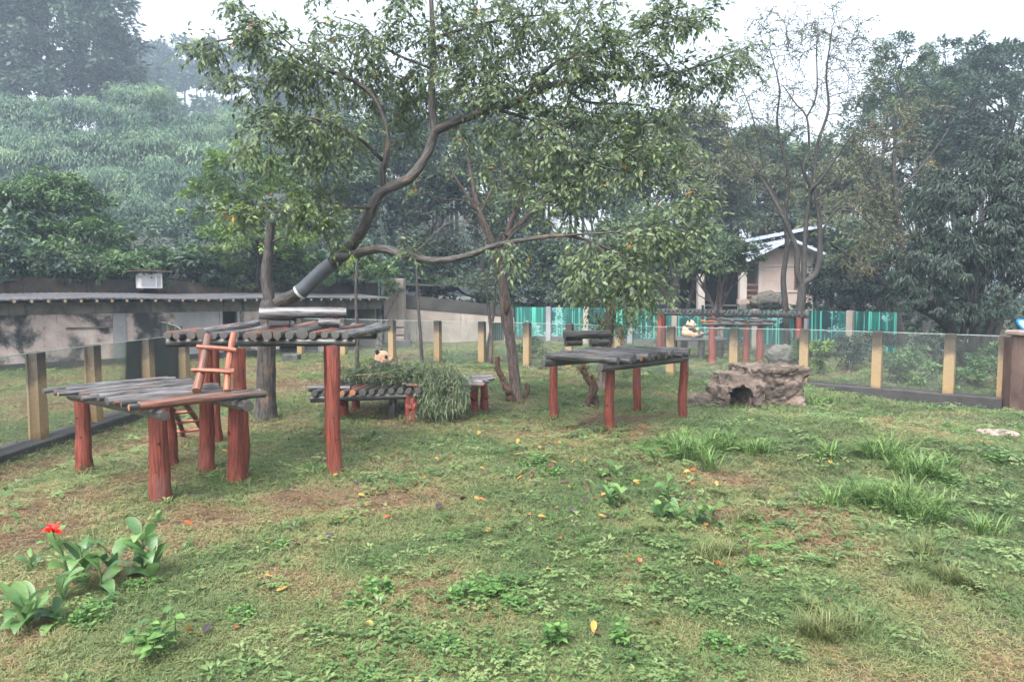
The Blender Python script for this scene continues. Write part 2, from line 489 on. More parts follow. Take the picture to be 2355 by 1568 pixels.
def spotted(m, c, lo):
    t = m.node_tree; b = [n for n in t.nodes if n.type == 'BSDF_PRINCIPLED'][0]; src = b.inputs['Base Color'].links[0].from_socket
    f = ramp(t, noise(t, coords(t, 'Object'), 16, 5, .7), [(lo, (0, 0, 0, 1)), (lo + .08, (1, 1, 1, 1))])
    f2 = ramp(t, noise(t, coords(t, 'Object', (1, 1, 3)), 60, 3), [(.4, (.75, .78, .75, 1)), (.6, (1.1, 1.1, 1.05, 1))])
    t.links.new(mix(t, f, mix(t, .7, src, f2, 'MULTIPLY'), lin(c)), b.inputs['Base Color'])
spotted(M['lf_canna'], (120, 108, 60), .63)
M['lf_canna_y'] = leaf_mat('withered_canna_leaf', [(176, 166, 84), (188, 172, 104)], .5, .3)
M['lf_weed'] = leaf_mat('weed_leaf', [(64, 96, 56), (88, 124, 66), (112, 148, 80)], .45, .3)
spotted(M['lf_canna_y'], (110, 66, 44), .55)
M['stem'] = plain('green_stem', (84, 104, 58), .6)
M['stem_dry'] = plain('dry_stem', (120, 104, 70), .7)
M['petal'] = leaf_mat('red_petal', [(214, 30, 30), (236, 62, 40)], .4, .3)
M['fall_yellow'] = leaf_mat('yellow_fallen_leaf', [(170, 130, 66), (170, 130, 66)], .45, .2)
M['fall_orange'] = leaf_mat('orange_fallen_leaf', [(150, 86, 52), (150, 86, 52)], .45, .2)
M['fall_brown'] = leaf_mat('brown_fallen_leaf', [(82, 58, 52), (82, 58, 52)], .45, .1)
M['fall_purple'] = leaf_mat('dark_fallen_leaf', [(62, 52, 58), (62, 52, 58)], .35, .1)
M['gr'] = leaf_mat('lawn_blade', [(138, 124, 96), (134, 134, 92), (114, 126, 82), (90, 112, 70)], .5, .35, .3, 'tint')
M['gr_dry'] = leaf_mat('dry_blade', [(122, 98, 76), (146, 126, 94), (132, 124, 86)], .6, .3, .3, 'tint')
M['gr_clover'] = leaf_mat('clover_leaf', [(128, 142, 94), (108, 130, 80), (88, 116, 66), (70, 98, 56)], .42, .3, .4, 'tint')

# ------------------------------------------------------------------ ground, hill
def ground_material():
    m, t, b, out = mat('lawn_soil')
    g = node(t, 'ShaderNodeNewGeometry')
    n1 = noise(t, g.outputs['Position'], .55, 6, .6)
    n2 = noise(t, g.outputs['Position'], 9, 6, .65)
    c = ramp(t, n1, [(.3, lin((76, 62, 52))), (.5, lin((74, 72, 50))), (.7, lin((62, 72, 46)))])
    c = mix(t, .6, c, ramp(t, n2, [(.25, (.45, .42, .4, 1)), (.75, (1.25, 1.2, 1.1, 1))]), 'MULTIPLY')
    t.links.new(c, b.inputs['Base Color']); b.inputs['Roughness'].default_value = .9
    bump(t, b, n2, .8, .03)
    return m
M['ground'] = ground_material()
def sheet(name, xs, ys, zf, m):
    X, Y = np.meshgrid(xs, ys)
    Z = zf(X, Y)
    V = np.stack([X, Y, Z], -1).reshape(-1, 3)
    nx = len(xs)
    i = np.arange(len(ys) - 1)[:, None] * nx + np.arange(nx - 1)[None]
    Q = np.stack([i, i + 1, i + nx + 1, i + nx], -1).reshape(-1, 4)
    return MB().add(V, quads=Q).build(name, m, smooth=True)
xs = np.concatenate([[-500, -250, -120, -60], np.arange(-30, 30.1, .3), [60, 120, 250, 500]])
ys = np.concatenate([[-60, -20], np.arange(-3, 46, .3), [60, 90, 160, 300, 600]])
def gz(X, Y):
    return np.where((np.abs(X) < 31) & (Y > -4) & (Y < 46.5), ground_z(X, Y), -.03)
tag(sheet('ground', xs, ys, gz, M['ground']), None, None, kind='structure')

SA = np.array([-15.6, 23.0]); SD = nrm(np.array([.7316, .6818])); SN = np.array([-SD[1], SD[0]])   # line of the shed; SN points to the hill
def s_of(x, y):
    return (np.asarray(x) - SA[0]) * SN[0] + (np.asarray(y) - SA[1]) * SN[1]
def hill_z(x, y):
    s = s_of(x, y) - 3.0
    rise = .12 * np.minimum(s, 75) + .30 * np.clip(s - 75, 0, 120)
    return np.where(s > 0, 2.9 + rise + .25 * np.sin(np.asarray(x) * .4) * np.minimum(1, np.maximum(s, 0) / 5), 2.9 + s * 1.0)
def place_z(x, y):
    s = float(s_of(x, y)) - 3.0
    return float(hill_z(x, y)) if s > 0 else float(ground_z(x, y)) if abs(x) < 31 and y < 46 else -.03
tt = np.concatenate([np.arange(-200, -40, 8.0), np.arange(-40, 76, 2.0), np.arange(76, 140, 8.0)]); ss = np.concatenate([[3.2], np.arange(4.5, 60, 2.0), np.arange(60, 300, 8.0)])
TT, S2 = np.meshgrid(tt, ss)
HX, HY = SA[0] + SD[0] * TT + SN[0] * S2, SA[1] + SD[1] * TT + SN[1] * S2
HV = np.stack([HX, HY, hill_z(HX, HY)], -1).reshape(-1, 3)
i = np.arange(len(ss) - 1)[:, None] * len(tt) + np.arange(len(tt) - 1)[None]
M['hill'] = stain_mat('hill_soil', [(.3, (28, 33, 25)), (.7, (50, 55, 38))], .3)
tag(MB().add(HV, quads=np.stack([i, i + 1, i + len(tt) + 1, i + len(tt)], -1).reshape(-1, 4)).build('hillside', M['hill'], smooth=True), None, None, kind='structure')

# ------------------------------------------------------------------ lawn: blades and low weeds (uncountable)
def vnoise(x, y, s, seed):
    return np.array([mnoise.noise(Vector((a * s + seed, b * s - seed, seed * .7))) for a, b in zip(x, y)]) * .5 + .5
BARE = [(470, 1060, .7), (400, 1090, .6), (1410, 965, .6), (900, 958, 1.2), (1190, 935, .5), (700, 1060, .5), (650, 1150, .5), (940, 1070, .65), (1030, 1140, .45), (560, 1195, .35), (2300, 1470, .7), (2060, 1600, .6), (1650, 1090, .5), (700, 960, .9), (690, 890, .8), (920, 975, 1.2),  # bare soil; patches under the platforms are added to deepen contact shade
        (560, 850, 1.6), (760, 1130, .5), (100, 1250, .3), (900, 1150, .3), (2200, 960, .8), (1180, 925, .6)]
BARE_AND_SHADE_P = [(GP(a, b)[:2], r) for a, b, r in BARE]
def tuft(kind, seed):
    g = np.random.default_rng(seed); mb = MB()
    if kind == 'blade':
        n = 16
        a = g.random(n) * 6.28; r = g.random(n) ** .5 * .05
        pos = np.stack([np.cos(a) * r, np.sin(a) * r, np.full(n, -.006)], 1)
        dr = np.stack([np.cos(a + g.normal(0, 1, n)) * g.uniform(.3, 1.2, n), np.sin(a + g.normal(0, 1, n)) * g.uniform(.3, 1.2, n), np.full(n, .8)], 1)
        L = g.uniform(.03, .07, n)
        leaves(mb, pos, dr, np.tile([0, 0, 1.0], (n, 1)) + g.normal(0, .2, (n, 3)), L, L * .07 + .0025, .5, droop=.35, simple=True)
    elif kind == 'flat':
        n = 15
        a = g.random(n) * 6.28; r = g.random(n) ** .5 * .06
        pos = np.stack([np.cos(a) * r, np.sin(a) * r, g.uniform(.0, .03, n)], 1)
        b = g.random(n) * 6.28
        dr = np.stack([np.cos(b), np.sin(b), g.uniform(-.05, .45, n)], 1)
        L = g.uniform(.03, .065, n)
        leaves(mb, pos, dr, np.tile([0, 0, 1.0], (n, 1)) + g.normal(0, .3, (n, 3)), L, .0055, .5, droop=.2, simple=True)
    elif kind == 'clover':
        for _ in range(9):
            a, r, h = g.random() * 6.28, g.random() ** .5 * .08, g.uniform(.02, .07)
            c = np.array([[math.cos(a) * r, math.sin(a) * r, h]])
            b0 = g.random() * 6.28
            for k in range(3):
                b = b0 + k * 2.09
                leaves(mb, c, np.array([[math.cos(b), math.sin(b), g.uniform(-.1, .3)]]), np.array([[0, 0, 1.0]]), g.uniform(.016, .026), .02, .5, droop=.15, simple=True)
    else:
        for _ in range(7):
            a = g.random() * 6.28
            dr = np.array([[math.cos(a), math.sin(a), g.uniform(.2, .9)]])
            leaves(mb, np.array([[math.cos(a) * .015, math.sin(a) * .015, g.uniform(0, .04)]]), dr, np.array([[0, 0, 1.0]]), g.uniform(.05, .09), g.uniform(.018, .03), .5, droop=.35)
    return mb
def scatter(name, src, pts, rot, scl, tint, idx):
    c = bpy.data.collections.new(name + '_pieces')
    for o in src:
        c.objects.link(o); COL.objects.unlink(o)
    me = bpy.data.meshes.new(name)
    me.vertices.add(len(pts)); me.vertices.foreach_set('co', pts.astype(np.float32).ravel())
    for nm, ty, arr, key in (('rot', 'FLOAT_VECTOR', rot, 'vector'), ('scl', 'FLOAT', scl, 'value'), ('tint', 'FLOAT', tint, 'value'), ('idx', 'INT', idx, 'value')):
        a = me.attributes.new(nm, ty, 'POINT')
        a.data.foreach_set(key, np.asarray(arr, np.int32 if ty == 'INT' else np.float32).ravel())
    o = bpy.data.objects.new(name, me); COL.objects.link(o)
    ng = bpy.data.node_groups.new(name + '_scatter', 'GeometryNodeTree')
    ng.interface.new_socket('Geometry', in_out='INPUT', socket_type='NodeSocketGeometry')
    ng.interface.new_socket('Geometry', in_out='OUTPUT', socket_type='NodeSocketGeometry')
    n = ng.nodes; gi = n.new('NodeGroupInput'); go = n.new('NodeGroupOutput')
    ci = n.new('GeometryNodeCollectionInfo'); ci.inputs['Collection'].default_value = c
    ci.inputs['Separate Children'].default_value = True; ci.inputs['Reset Children'].default_value = True
    ip = n.new('GeometryNodeInstanceOnPoints'); ip.inputs['Pick Instance'].default_value = True
    def na(nm, ty):
        q = n.new('GeometryNodeInputNamedAttribute'); q.data_type = ty; q.inputs['Name'].default_value = nm
        return [s for s in q.outputs if s.enabled and s.name == 'Attribute'][0]
    L = ng.links.new
    L(gi.outputs[0], ip.inputs['Points']); L(ci.outputs[0], ip.inputs['Instance'])
    L(na('idx', 'INT'), ip.inputs['Instance Index']); L(na('rot', 'FLOAT_VECTOR'), ip.inputs['Rotation']); L(na('scl', 'FLOAT'), ip.inputs['Scale'])
    L(ip.outputs[0], go.inputs[0])
    md = o.modifiers.new('scatter', 'NODES'); md.node_group = ng
    return o
def lawn(n, seed, r0, r1):
    g = np.random.default_rng(seed)
    a = g.uniform(-.98, .98, n); r = np.exp(g.uniform(math.log(r0), math.log(r1), n))
    x, y = r * np.sin(a), r * np.cos(a)
    inside = (s_of(x, y) < -.2) & (y < 44)
    return x[inside], y[inside], r[inside], g
x, y, r, g = lawn(190000, 3, 2.6, 43)
big = vnoise(x, y, .35, 3.1); sm = vnoise(x, y, 1.3, 8.2)
bare = np.zeros(len(x))  # bare ground, with browned grass standing for shade under the platforms
for c, q in BARE_AND_SHADE_P:
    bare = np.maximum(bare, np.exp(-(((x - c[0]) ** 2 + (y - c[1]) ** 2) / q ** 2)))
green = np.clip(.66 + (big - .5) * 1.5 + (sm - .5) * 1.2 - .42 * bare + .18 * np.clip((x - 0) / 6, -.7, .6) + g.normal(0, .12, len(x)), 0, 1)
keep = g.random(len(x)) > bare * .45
x, y, r, green, sm = x[keep], y[keep], r[keep], green[keep], sm[keep]
# longer grass left standing round the posts
LEGS = [(371, 1151), (194, 1087), (544, 1108), (390, 1071), (770, 1090), (478, 1084), (557, 1103), (1401, 994), (1272, 962), (1569, 965), (1464, 947), (949, 967), (1090, 951), (612, 966), (1186, 922), (1703, 942), (1760, 942), (1830, 950)]
longer = np.ones(len(x))
for a_, b_ in LEGS:
    c_ = GP(a_, b_); k_ = 60; an_ = g.random(k_) * 6.28; rr_ = g.uniform(.1, .26, k_) * (1.6 if (a_, b_) == (612, 966) else 1)
    x = np.append(x, c_[0] + np.cos(an_) * rr_); y = np.append(y, c_[1] + np.sin(an_) * rr_); r = np.append(r, np.full(k_, c_[1])); green = np.append(green, g.uniform(.4, 1, k_)); longer = np.append(longer, g.uniform(1.0, 1.7, k_))
n = len(x)
idx = g.integers(0, 4, n); idx[len(longer) - 60 * len(LEGS):] %= 2; idx = np.where(g.random(n) > green * 1.6 + .18, 4 + g.integers(0, 2, n), idx)
src = [tuft('blade', 1).build('tuft_0', M['gr']), tuft('blade', 2).build('tuft_1', M['gr']), tuft('flat', 3).build('tuft_2', M['gr']), tuft('flat', 4).build('tuft_3', M['gr']),
       tuft('flat', 5).build('tuft_4', M['gr_dry']), tuft('flat', 6).build('tuft_5', M['gr_dry'])]
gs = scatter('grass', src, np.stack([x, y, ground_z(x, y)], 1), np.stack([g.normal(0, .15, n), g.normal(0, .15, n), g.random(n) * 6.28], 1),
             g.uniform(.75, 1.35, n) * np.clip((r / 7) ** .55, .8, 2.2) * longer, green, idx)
tag(gs, 'short patchy wet lawn grass', 'grass', kind='stuff')
x, y, r, g = lawn(42000, 11, 2.6, 40)
sm = vnoise(x, y, .8, 21.0); s2 = vnoise(x, y, 3.1, 5.0)
bare = np.zeros(len(x))  # same soil and painted under-platform shade, here thinning the weeds
for c, q in BARE_AND_SHADE_P:
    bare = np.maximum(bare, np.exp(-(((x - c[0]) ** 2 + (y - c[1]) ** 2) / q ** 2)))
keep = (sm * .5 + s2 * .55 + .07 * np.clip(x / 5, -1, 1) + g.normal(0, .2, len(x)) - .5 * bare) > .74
x, y, r, sm = x[keep], y[keep], r[keep], sm[keep]; n = len(x)
src = [tuft('clover', 1).build('cover_0', M['gr_clover']), tuft('clover', 2).build('cover_1', M['gr_clover']), tuft('broad', 3).build('cover_2', M['gr_clover']), tuft('broad', 4).build('cover_3', M['gr_clover'])]
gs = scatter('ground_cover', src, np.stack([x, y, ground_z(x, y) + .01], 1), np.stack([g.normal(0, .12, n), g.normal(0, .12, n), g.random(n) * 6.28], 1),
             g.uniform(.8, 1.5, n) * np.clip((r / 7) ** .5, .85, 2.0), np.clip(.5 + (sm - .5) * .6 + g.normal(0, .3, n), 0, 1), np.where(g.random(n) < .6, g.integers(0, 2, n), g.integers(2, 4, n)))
tag(gs, 'patches of clover and small broad weeds in the lawn', 'ground cover', kind='stuff')

# ------------------------------------------------------------------ shed, walls
def S3(t, off, z):                        # along the shed, off metres towards the camera
    p = SA + SD * t - SN * off
    return np.array([p[0], p[1], z])
SRZ = math.atan2(SD[1], SD[0])
def t_px(px, off=0.0):
    u = (px - 1177.0) / F
    a = SA - SN * off
    # a + SD t = (u y, y)
    return (u * a[1] - a[0]) / (SD[0] - u * SD[1])
def lbox(mb, t0, t1, o0, o1, z0, z1, m=0, bev=0.0):
    a = S3(0, 0, 0)
    return mb.box((t0, -o1, z0), (t1, -o0, z1), m, SRZ, (a[0], a[1], 0), bev)
T_L, T_R = -12.0, t_px(878)
shed = empty('shed', S3(0, 0, 0), 'long low concrete shed with stained plaster wall and rafter ends under the eave', 'shed')
door = (t_px(511), t_px(545)); op1 = (t_px(641), t_px(736)); op2 = (t_px(797), t_px(872))
ZT = 1.80
for a, b in ((T_L, door[0]), (door[1], op1[0]), (op1[1], op2[0]), (op2[1], T_R)):
    lbox(MB(), a, b, -.25, 0, -.3, ZT).build('wall', M['shed_wall'], shed)
lbox(MB(), T_L, T_R, -.25, .03, ZT + .002, 2.2).build('lintel_band', M['shed_band'], shed)
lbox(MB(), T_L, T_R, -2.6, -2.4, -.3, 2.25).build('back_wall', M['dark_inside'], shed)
lbox(MB(), T_R - .2, T_R, -2.4, -.26, -.3, 2.2).build('end_wall', M['yard_wall'], shed)
lbox(MB(), T_L, T_R, -2.4, -.26, -.2, .02).build('floor', M['concrete_dark'], shed)
t = t_px(273); lbox(MB(), t - .2, t + .2, 0, .07, -.3, ZT).build('pilaster', M['grey_render'], shed)
lbox(MB(), t_px(404), door[0] - .12, 0, .03, -.3, ZT).build('render_patch', M['grey_render'], shed)
for z in (1.30,):
    lbox(MB(), t_px(150), t_px(262) - .25, 0, .05, z, z + .05).build('ledge', M['shed_band'], shed)
lbox(MB(), T_L, op1[0], 0.002, .1, -.3, .22).build('plinth', M['moss_black'], shed)
for a, b in ((door[0] - .1, door[0]), (door[1], door[1] + .1)):
    lbox(MB(), a, b, -.24, .025, -.2, ZT).build('door_frame', M['grey_render'], shed)
lbox(MB(), door[0], door[1], -.2, .03, -.2, .12).build('door_sill', M['grey_render'], shed)
# rafters: each round end shows
mb = MB(); tube(mb, [(0, -.63, -.015), (0, 2.6, .18)], [.05, .05], 8, cap=1)
raf = mb.build('rafter', [M['log_dark'], M['end_pale']], shed, local=True)
ts = np.arange(T_L + .2, T_R, .46)
for k, t in enumerate(ts):
    o = raf if k == 0 else raf.copy()
    if k: COL.objects.link(o); o.parent = shed
    p = S3(t, 0, 2.26) - np.array(shed.location)
    o.location = p; o.rotation_euler = (0, 0, SRZ)
# roof: wavy sheet with thickness
nt_ = int((T_R - T_L + .5) / .11); tl = np.linspace(T_L - .3, T_R + .15, nt_)
rows = []
for oo, z in ((.62, 2.33), (-2.7, 2.52)):
    w = .010 * np.sin(tl * 2 * math.pi / .22) + .025 * np.sin(tl * .9)
    for dz in (0, -.045):
        rows.append(np.stack([SA[0] + SD[0] * tl - SN[0] * oo, SA[1] + SD[1] * tl - SN[1] * oo, z + w + dz], 1))
V = np.concatenate(rows); k = np.arange(nt_ - 1)
def strip(a, b): return np.stack([a * nt_ + k, a * nt_ + k + 1, b * nt_ + k + 1, b * nt_ + k], 1)
MB().add(V, quads=np.concatenate([strip(0, 2), strip(3, 1), strip(1, 0)])).build('roof', M['roof_sheet'], shed)

# earthy retaining wall behind the shed, stepped top
rw = empty('retaining_wall', S3(0, -3, 0), 'earthy brown retaining wall rising behind the shed roof', 'wall')
g = np.random.default_rng(5)
for k, t in enumerate(np.arange(T_L, T_R + 1.6, 2.0)):
    lbox(MB(), t, min(t + 1.99, T_R + 1.7), -3.5, -3.0 + g.uniform(0, .05), -.3, 3.0 + g.uniform(-.06, .08)).build('wall_section', M['earth_wall'], rw)
# concrete pillar at the shed's end and yard wall behind the far fence
pl = empty('concrete_pillar', D(915, 790, 36), 'tall pale concrete pillar stained dark, at the end of the shed', 'pillar')
a, b = D(882, 640, 35.2), D(931, 640, 35.8)
MB().box((a[0], 35.2, -.3), (b[0], 36.0, 3.25), bev=.03).build('shaft', M['yard_wall'], pl)
c = D(905, 770, 35.0)
for k in range(3):
    MB().box((c[0] - .1, 34.7 + k * .1, .05 + k * .38), (c[0] + .55, 35.19, .36 + k * .38), bev=.03).build('step_block', M['stone'], pl)
yw = empty('yard_wall', (-3, 37, 0), 'streaked concrete yard wall with black mossy top beyond the glass fence', 'wall')
xa, xb = D(931, 700, 36.6)[0], D(1182, 700, 37.4)[0]
xm = D(1120, 700, 37)[0]
gx0, gx1 = D(1128, 760, 37)[0], D(1158, 760, 37)[0]
def yq(x): return 36.4 + (x - xa) * .14
mb = MB()
def wallseg(name, x0, x1, z0, za, zb, m, th=.35, pr=0.0):
    y0, y1 = yq(x0) - pr, yq(x1) - pr
    V = [(x0, y0, z0), (x1, y1, z0), (x1, y1 + th, z0), (x0, y0 + th, z0), (x0, y0, za), (x1, y1, zb), (x1, y1 + th, zb), (x0, y0 + th, za)]
    Q = [(3, 2, 1, 0), (4, 5, 6, 7), (0, 1, 5, 4), (1, 2, 6, 5), (2, 3, 7, 6), (3, 0, 4, 7)]
    return MB().add(V, quads=Q).build(name, m, yw)
wallseg('wall_section', xa, gx0, -.3, 1.95, 1.55, M['yard_wall'])
wallseg('wall_section', gx1, xb, -.3, 1.5, 1.45, M['yard_wall'])
wallseg('wall_section', gx0, gx1, .95, 1.55, 1.5, M['yard_wall'])
V = [(xa, yq(xa) - .02, 1.72), (xb, yq(xb) - .02, 1.22), (xb, yq(xb) + .4, 1.22), (xa, yq(xa) + .4, 1.72), (xa, yq(xa) - .02, 2.45), (xb, yq(xb) - .02, 1.75), (xb, yq(xb) + .4, 1.75), (xa, yq(xa) + .4, 2.45)]
MB().add(V, quads=[(3, 2, 1, 0), (4, 5, 6, 7), (0, 1, 5, 4), (1, 2, 6, 5), (2, 3, 7, 6), (3, 0, 4, 7)]).build('coping', M['moss_black'], yw)
for k in range(6):
    xx = gx0 + (gx1 - gx0) * (k + .5) / 6
    tube(mb, [(xx, yq(xx) + .15, -.1), (xx, yq(xx) + .15, .96)], .03, 6)
mb.build('barred_opening', M['green_bars'], yw)
MB().box((gx0, yq(gx0) + .36, -.2), (gx1, yq(gx0) + .6, .95)).build('recess', M['dark_inside'], yw)

# air conditioner on brackets against the retaining wall
ta = t_px(340, -2.9); q = S3(ta, -2.62, 0)
zc = D(340, 646, q[1])[2]
ac = empty('air_conditioner', (q[0], q[1], zc), 'white air conditioner box under a small rusty sheet above the shed roof', 'air conditioner')
def acb(lo, hi, nm, m, bev=0.0, par=None):
    o = MB().box(lo, hi, 0, SRZ, bev=bev).build(nm, m, par or ac, local=True); return o
acb((-.42, -.28, -.3), (.42, .18, .3), 'body', M['white_metal'], .02)
acb((-.34, -.295, -.22), (.16, -.28, .22), 'grille', M['grille'])
for k in range(9):
    acb((-.33, -.31, -.2 + k * .048), (.15, -.295, -.185 + k * .048), 'slat', M['white_metal'])
acb((.22, -.292, -.24), (.36, -.281, .2), 'side_panel', M['grille'])
acb((-.75, -.55, .36), (.72, .4, .385), 'canopy_sheet', M['rust'])
for xx in (-.3, .3):
    acb((xx - .03, -.25, -.36), (xx + .03, .45, -.30), 'bracket', M['rust'])
    acb((xx - .02, .2, -.3), (xx + .02, .24, .36), 'canopy_strut', M['rust'])

# ------------------------------------------------------------------ glass fences
def fence(posts, label, curb_w=.5, curb_z=0.0, h=1.5, skip=()):
    P = [np.array(p, float) for p in posts]
    root = empty('glass_fence', (P[0][0], P[0][1], 0), label, 'fence')
    pm = None
    for k, p in enumerate(P):
        dd = nrm(P[min(k + 1, len(P) - 1)] - P[max(k - 1, 0)])
        rz = math.atan2(dd[1], dd[0])
        if pm is None:
            pm = MB().box((-.115, -.10, -.05), (.115, .10, h), bev=.018).build('post', M['post'], root, local=True); o = pm
        else:
            o = pm.copy(); COL.objects.link(o); o.parent = root
        o.location = (p[0] - P[0][0], p[1] - P[0][1], curb_z); o.rotation_euler = (0, 0, rz)
    for k in range(len(P) - 1):
        a, b = P[k], P[k + 1]; dd = b - a; L = np.linalg.norm(dd); rz = math.atan2(dd[1], dd[0])
        if k not in skip:
            MB().box((.1, -.006 + .06, curb_z + .01), (L - .1, .006 + .06, curb_z + h - .03), 0, rz, (a[0], a[1], 0)).build('glass_pane', M['glass'], root)
            MB().box((.1, -.008 + .06, curb_z + h - .029), (L - .1, .008 + .06, curb_z + h - .014), 0, rz, (a[0], a[1], 0)).build('glass_edge', M['glass_edge'], root)
        MB().box((-.02, -curb_w / 2, curb_z - .7), (L + .02, curb_w / 2, curb_z), 0, rz, (a[0], a[1], 0), .02).build('kerb', M['kerb'], root)
    return root
def at_top(px, py):                       # fence posts read from their tops, which stand 1.5 m above the kerb
    return G(px, py, 1.5)[:2]
lf = [(-8.15, 6.9), (-8.15, 8.65), (-8.18, 10.4)] + [at_top(76, 809), at_top(228, 793)] + [(-8.15, 15.5), (-8.15, 17.2)]
lf[3] = np.array([-8.2, lf[3][1]]); lf[4] = np.array([-8.2, lf[4][1]])
fence(lf, 'glass fence on ochre posts and mossy kerb beside the low log platform')
fence([(-8.4, 17.9), (-9.4, 19.9), (-10.5, 21.9), (-11.8, 24.0), (-13.2, 26.0)][1:], 'glass fence run in front of the stained shed wall')
far = [at_top(690, 731), at_top(790, 732.5), at_top(901, 735), at_top(1006, 737.5), at_top(1108, 739), at_top(1212, 741.5), at_top(1310, 744), at_top(1424, 747.3), at_top(1543, 750.5), at_top(1688, 753.5),
       at_top(1850, 756.5), at_top(2019, 761.5), at_top(2186, 767), at_top(2311, 771)]
fence(far, 'long glass fence on ochre posts crossing the lawn behind the platforms')
e = far[-1]
gp = empty('gate_pillar', (e[0] + .75, e[1] - .75, -.4), 'brown weathered pillar with pale cap at the end of the glass fence', 'pillar')
pp = D(2372, 900, e[1] - .75)
MB().box((-.32, -.32, -.4), (.32, .32, 1.52), at=(pp[0], pp[1], 0), bev=.02).build('shaft', M['pillar'], gp)
MB().box((-.40, -.40, 1.53), (.40, .40, 1.65), at=(pp[0], pp[1], 0), bev=.03).build('cap', M['stone'], gp)
dd = np.array([pp[0] - .3, pp[1] + .2]) - e; rz = math.atan2(dd[1], dd[0]); L = np.linalg.norm(dd)
MB().box((.08, -.05, -.35), (L, .05, 1.48), 0, rz, (e[0], e[1], 0), .01).build('side_panel', plain('dark_brown_panel', (84, 62, 54), .7, var=.4, scale=3), gp)
q = np.array([pp[0] - .22, pp[1] - .1, 1.75])
sg = empty('oval_board', q, 'pale blue oval board with blue rim resting on the pillar cap', 'board')
mb = MB(); n = 28; th = np.arange(n) * 2 * math.pi / n
def disc(rx, rz_, y0, y1, m, nm):
    tlt = R(-28); ca, sa = math.cos(tlt), math.sin(tlt)
    pts = np.stack([np.cos(th) * rx, np.sin(th) * rz_], 1)
    pts = np.stack([pts[:, 0] * ca - pts[:, 1] * sa, pts[:, 0] * sa + pts[:, 1] * ca], 1)
    V = np.concatenate([np.stack([pts[:, 0], 0 * th + y0, pts[:, 1]], 1), np.stack([pts[:, 0], 0 * th + y1, pts[:, 1]], 1), [[0, y0, 0], [0, y1, 0]]])
    j = np.arange(n); k2 = (j + 1) % n
    MB().add(V, quads=np.stack([j, k2, n + k2, n + j], 1), tris=np.concatenate([np.stack([k2, j, 0 * j + 2 * n], 1), np.stack([n + j, n + k2, 0 * j + 2 * n + 1], 1)])).build(nm, m, sg, local=True)
disc(.30, .115, 0, .04, M['blue'], 'rim'); disc(.26, .085, -.008, 0, M['lightblue'], 'face')

# ------------------------------------------------------------------ printed bamboo screen
bpts = [D(1184, 770, 37.2)[:2], D(1262, 770, 36.4)[:2], D(1348, 770, 35.6)[:2], D(1450, 770, 34.6)[:2], D(1552, 770, 33.4)[:2], D(1645, 770, 32.2)[:2], D(1738, 770, 31)[:2], D(1852, 770, 29.4)[:2], D(1955, 770, 28)[:2], D(2060, 770, 26.6)[:2]]
scn = empty('printed_screen', (bpts[0][0], bpts[0][1], 0), 'teal screen printed with a bamboo grove behind the far yard', 'screen')
for k in range(len(bpts) - 1):
    a, b = bpts[k], bpts[k + 1]; dd = b - a; L = np.linalg.norm(dd); rz = math.atan2(dd[1], dd[0])
    MB().box((.0, .02, .27), (L, .06, 1.78), 0, rz, (a[0], a[1], 0)).build('printed_panel', M['print'], scn)
    MB().box((.0, -.04, -.4), (L - .01, .16, .262), 0, rz, (a[0], a[1], 0)).build('low_wall', M['concrete_dark'], scn)
    if k: MB().box((-.13, -.14, -.3), (.13, .015, 1.82), 0, rz, (a[0], a[1], 0), .01).build('post', M['grey_render'] if k % 2 else M['yard_wall'], scn)

# ------------------------------------------------------------------ house behind the far yard
HD = 41.0
def hz(py, dep=HD): return D(1800, py, dep)[2]
def hx(px, dep=HD): return D(px, 650, dep)[0]
house = empty('house', (hx(1800), HD, 0), 'pale pink house with gabled front, veranda and blue grey sheet roof', 'house')
x0, x1, xr = hx(1743), hx(1868), hx(1800)
ze, zr = hz(585), hz(556)
mb = MB()
V = [(x0, HD, 0), (x1, HD, 0), (x1, HD, ze), (xr, HD, zr), (x0, HD, ze)]
V += [(a, HD + 5, c) for a, _, c in V]
mb.add(V, quads=[(0, 5, 9, 4), (1, 2, 7, 6), (2, 3, 8, 7), (3, 4, 9, 8)], tris=[(0, 1, 2), (0, 2, 4), (2, 3, 4), (6, 5, 7), (5, 9, 7), (7, 9, 8)])
mb.build('wall', M['house_wall'], house)
for py in (613, 672):
    MB().box((x0 - .03, HD - .05, hz(py)), (x1 + .03, HD - .002, hz(py) + .1)).build('string_course', M['house_trim'], house)
for xx in (x0, x1 - .18):
    MB().box((xx, HD - .06, 0), (xx + .2, HD - .003, ze)).build('corner_trim', M['house_trim'], house)
wx, wz0, wz1 = hx(1842), hz(664), hz(628)
win = MB().box((wx - .42, HD - .04, wz0), (wx + .42, HD - .004, wz1)).build('window', M['dark_inside'], house)
for k in range(4):
    a = wx - .42 + k * .27
    MB().box((a, HD - .07, wz0), (a + .04, HD - .041, wz1)).build('mullion', M['brown_wood'], win)
for k in range(3):
    a = wz0 + (wz1 - wz0 - .04) * k / 2
    MB().box((wx - .45, HD - .09, a), (wx + .45, HD - .071, a + .04)).build('glazing_bar', M['brown_wood'], win)
MB().box((xr - .3, HD - .05, hz(572)), (xr + .3, HD - .004, hz(566))).build('vent', M['dark_inside'], house)
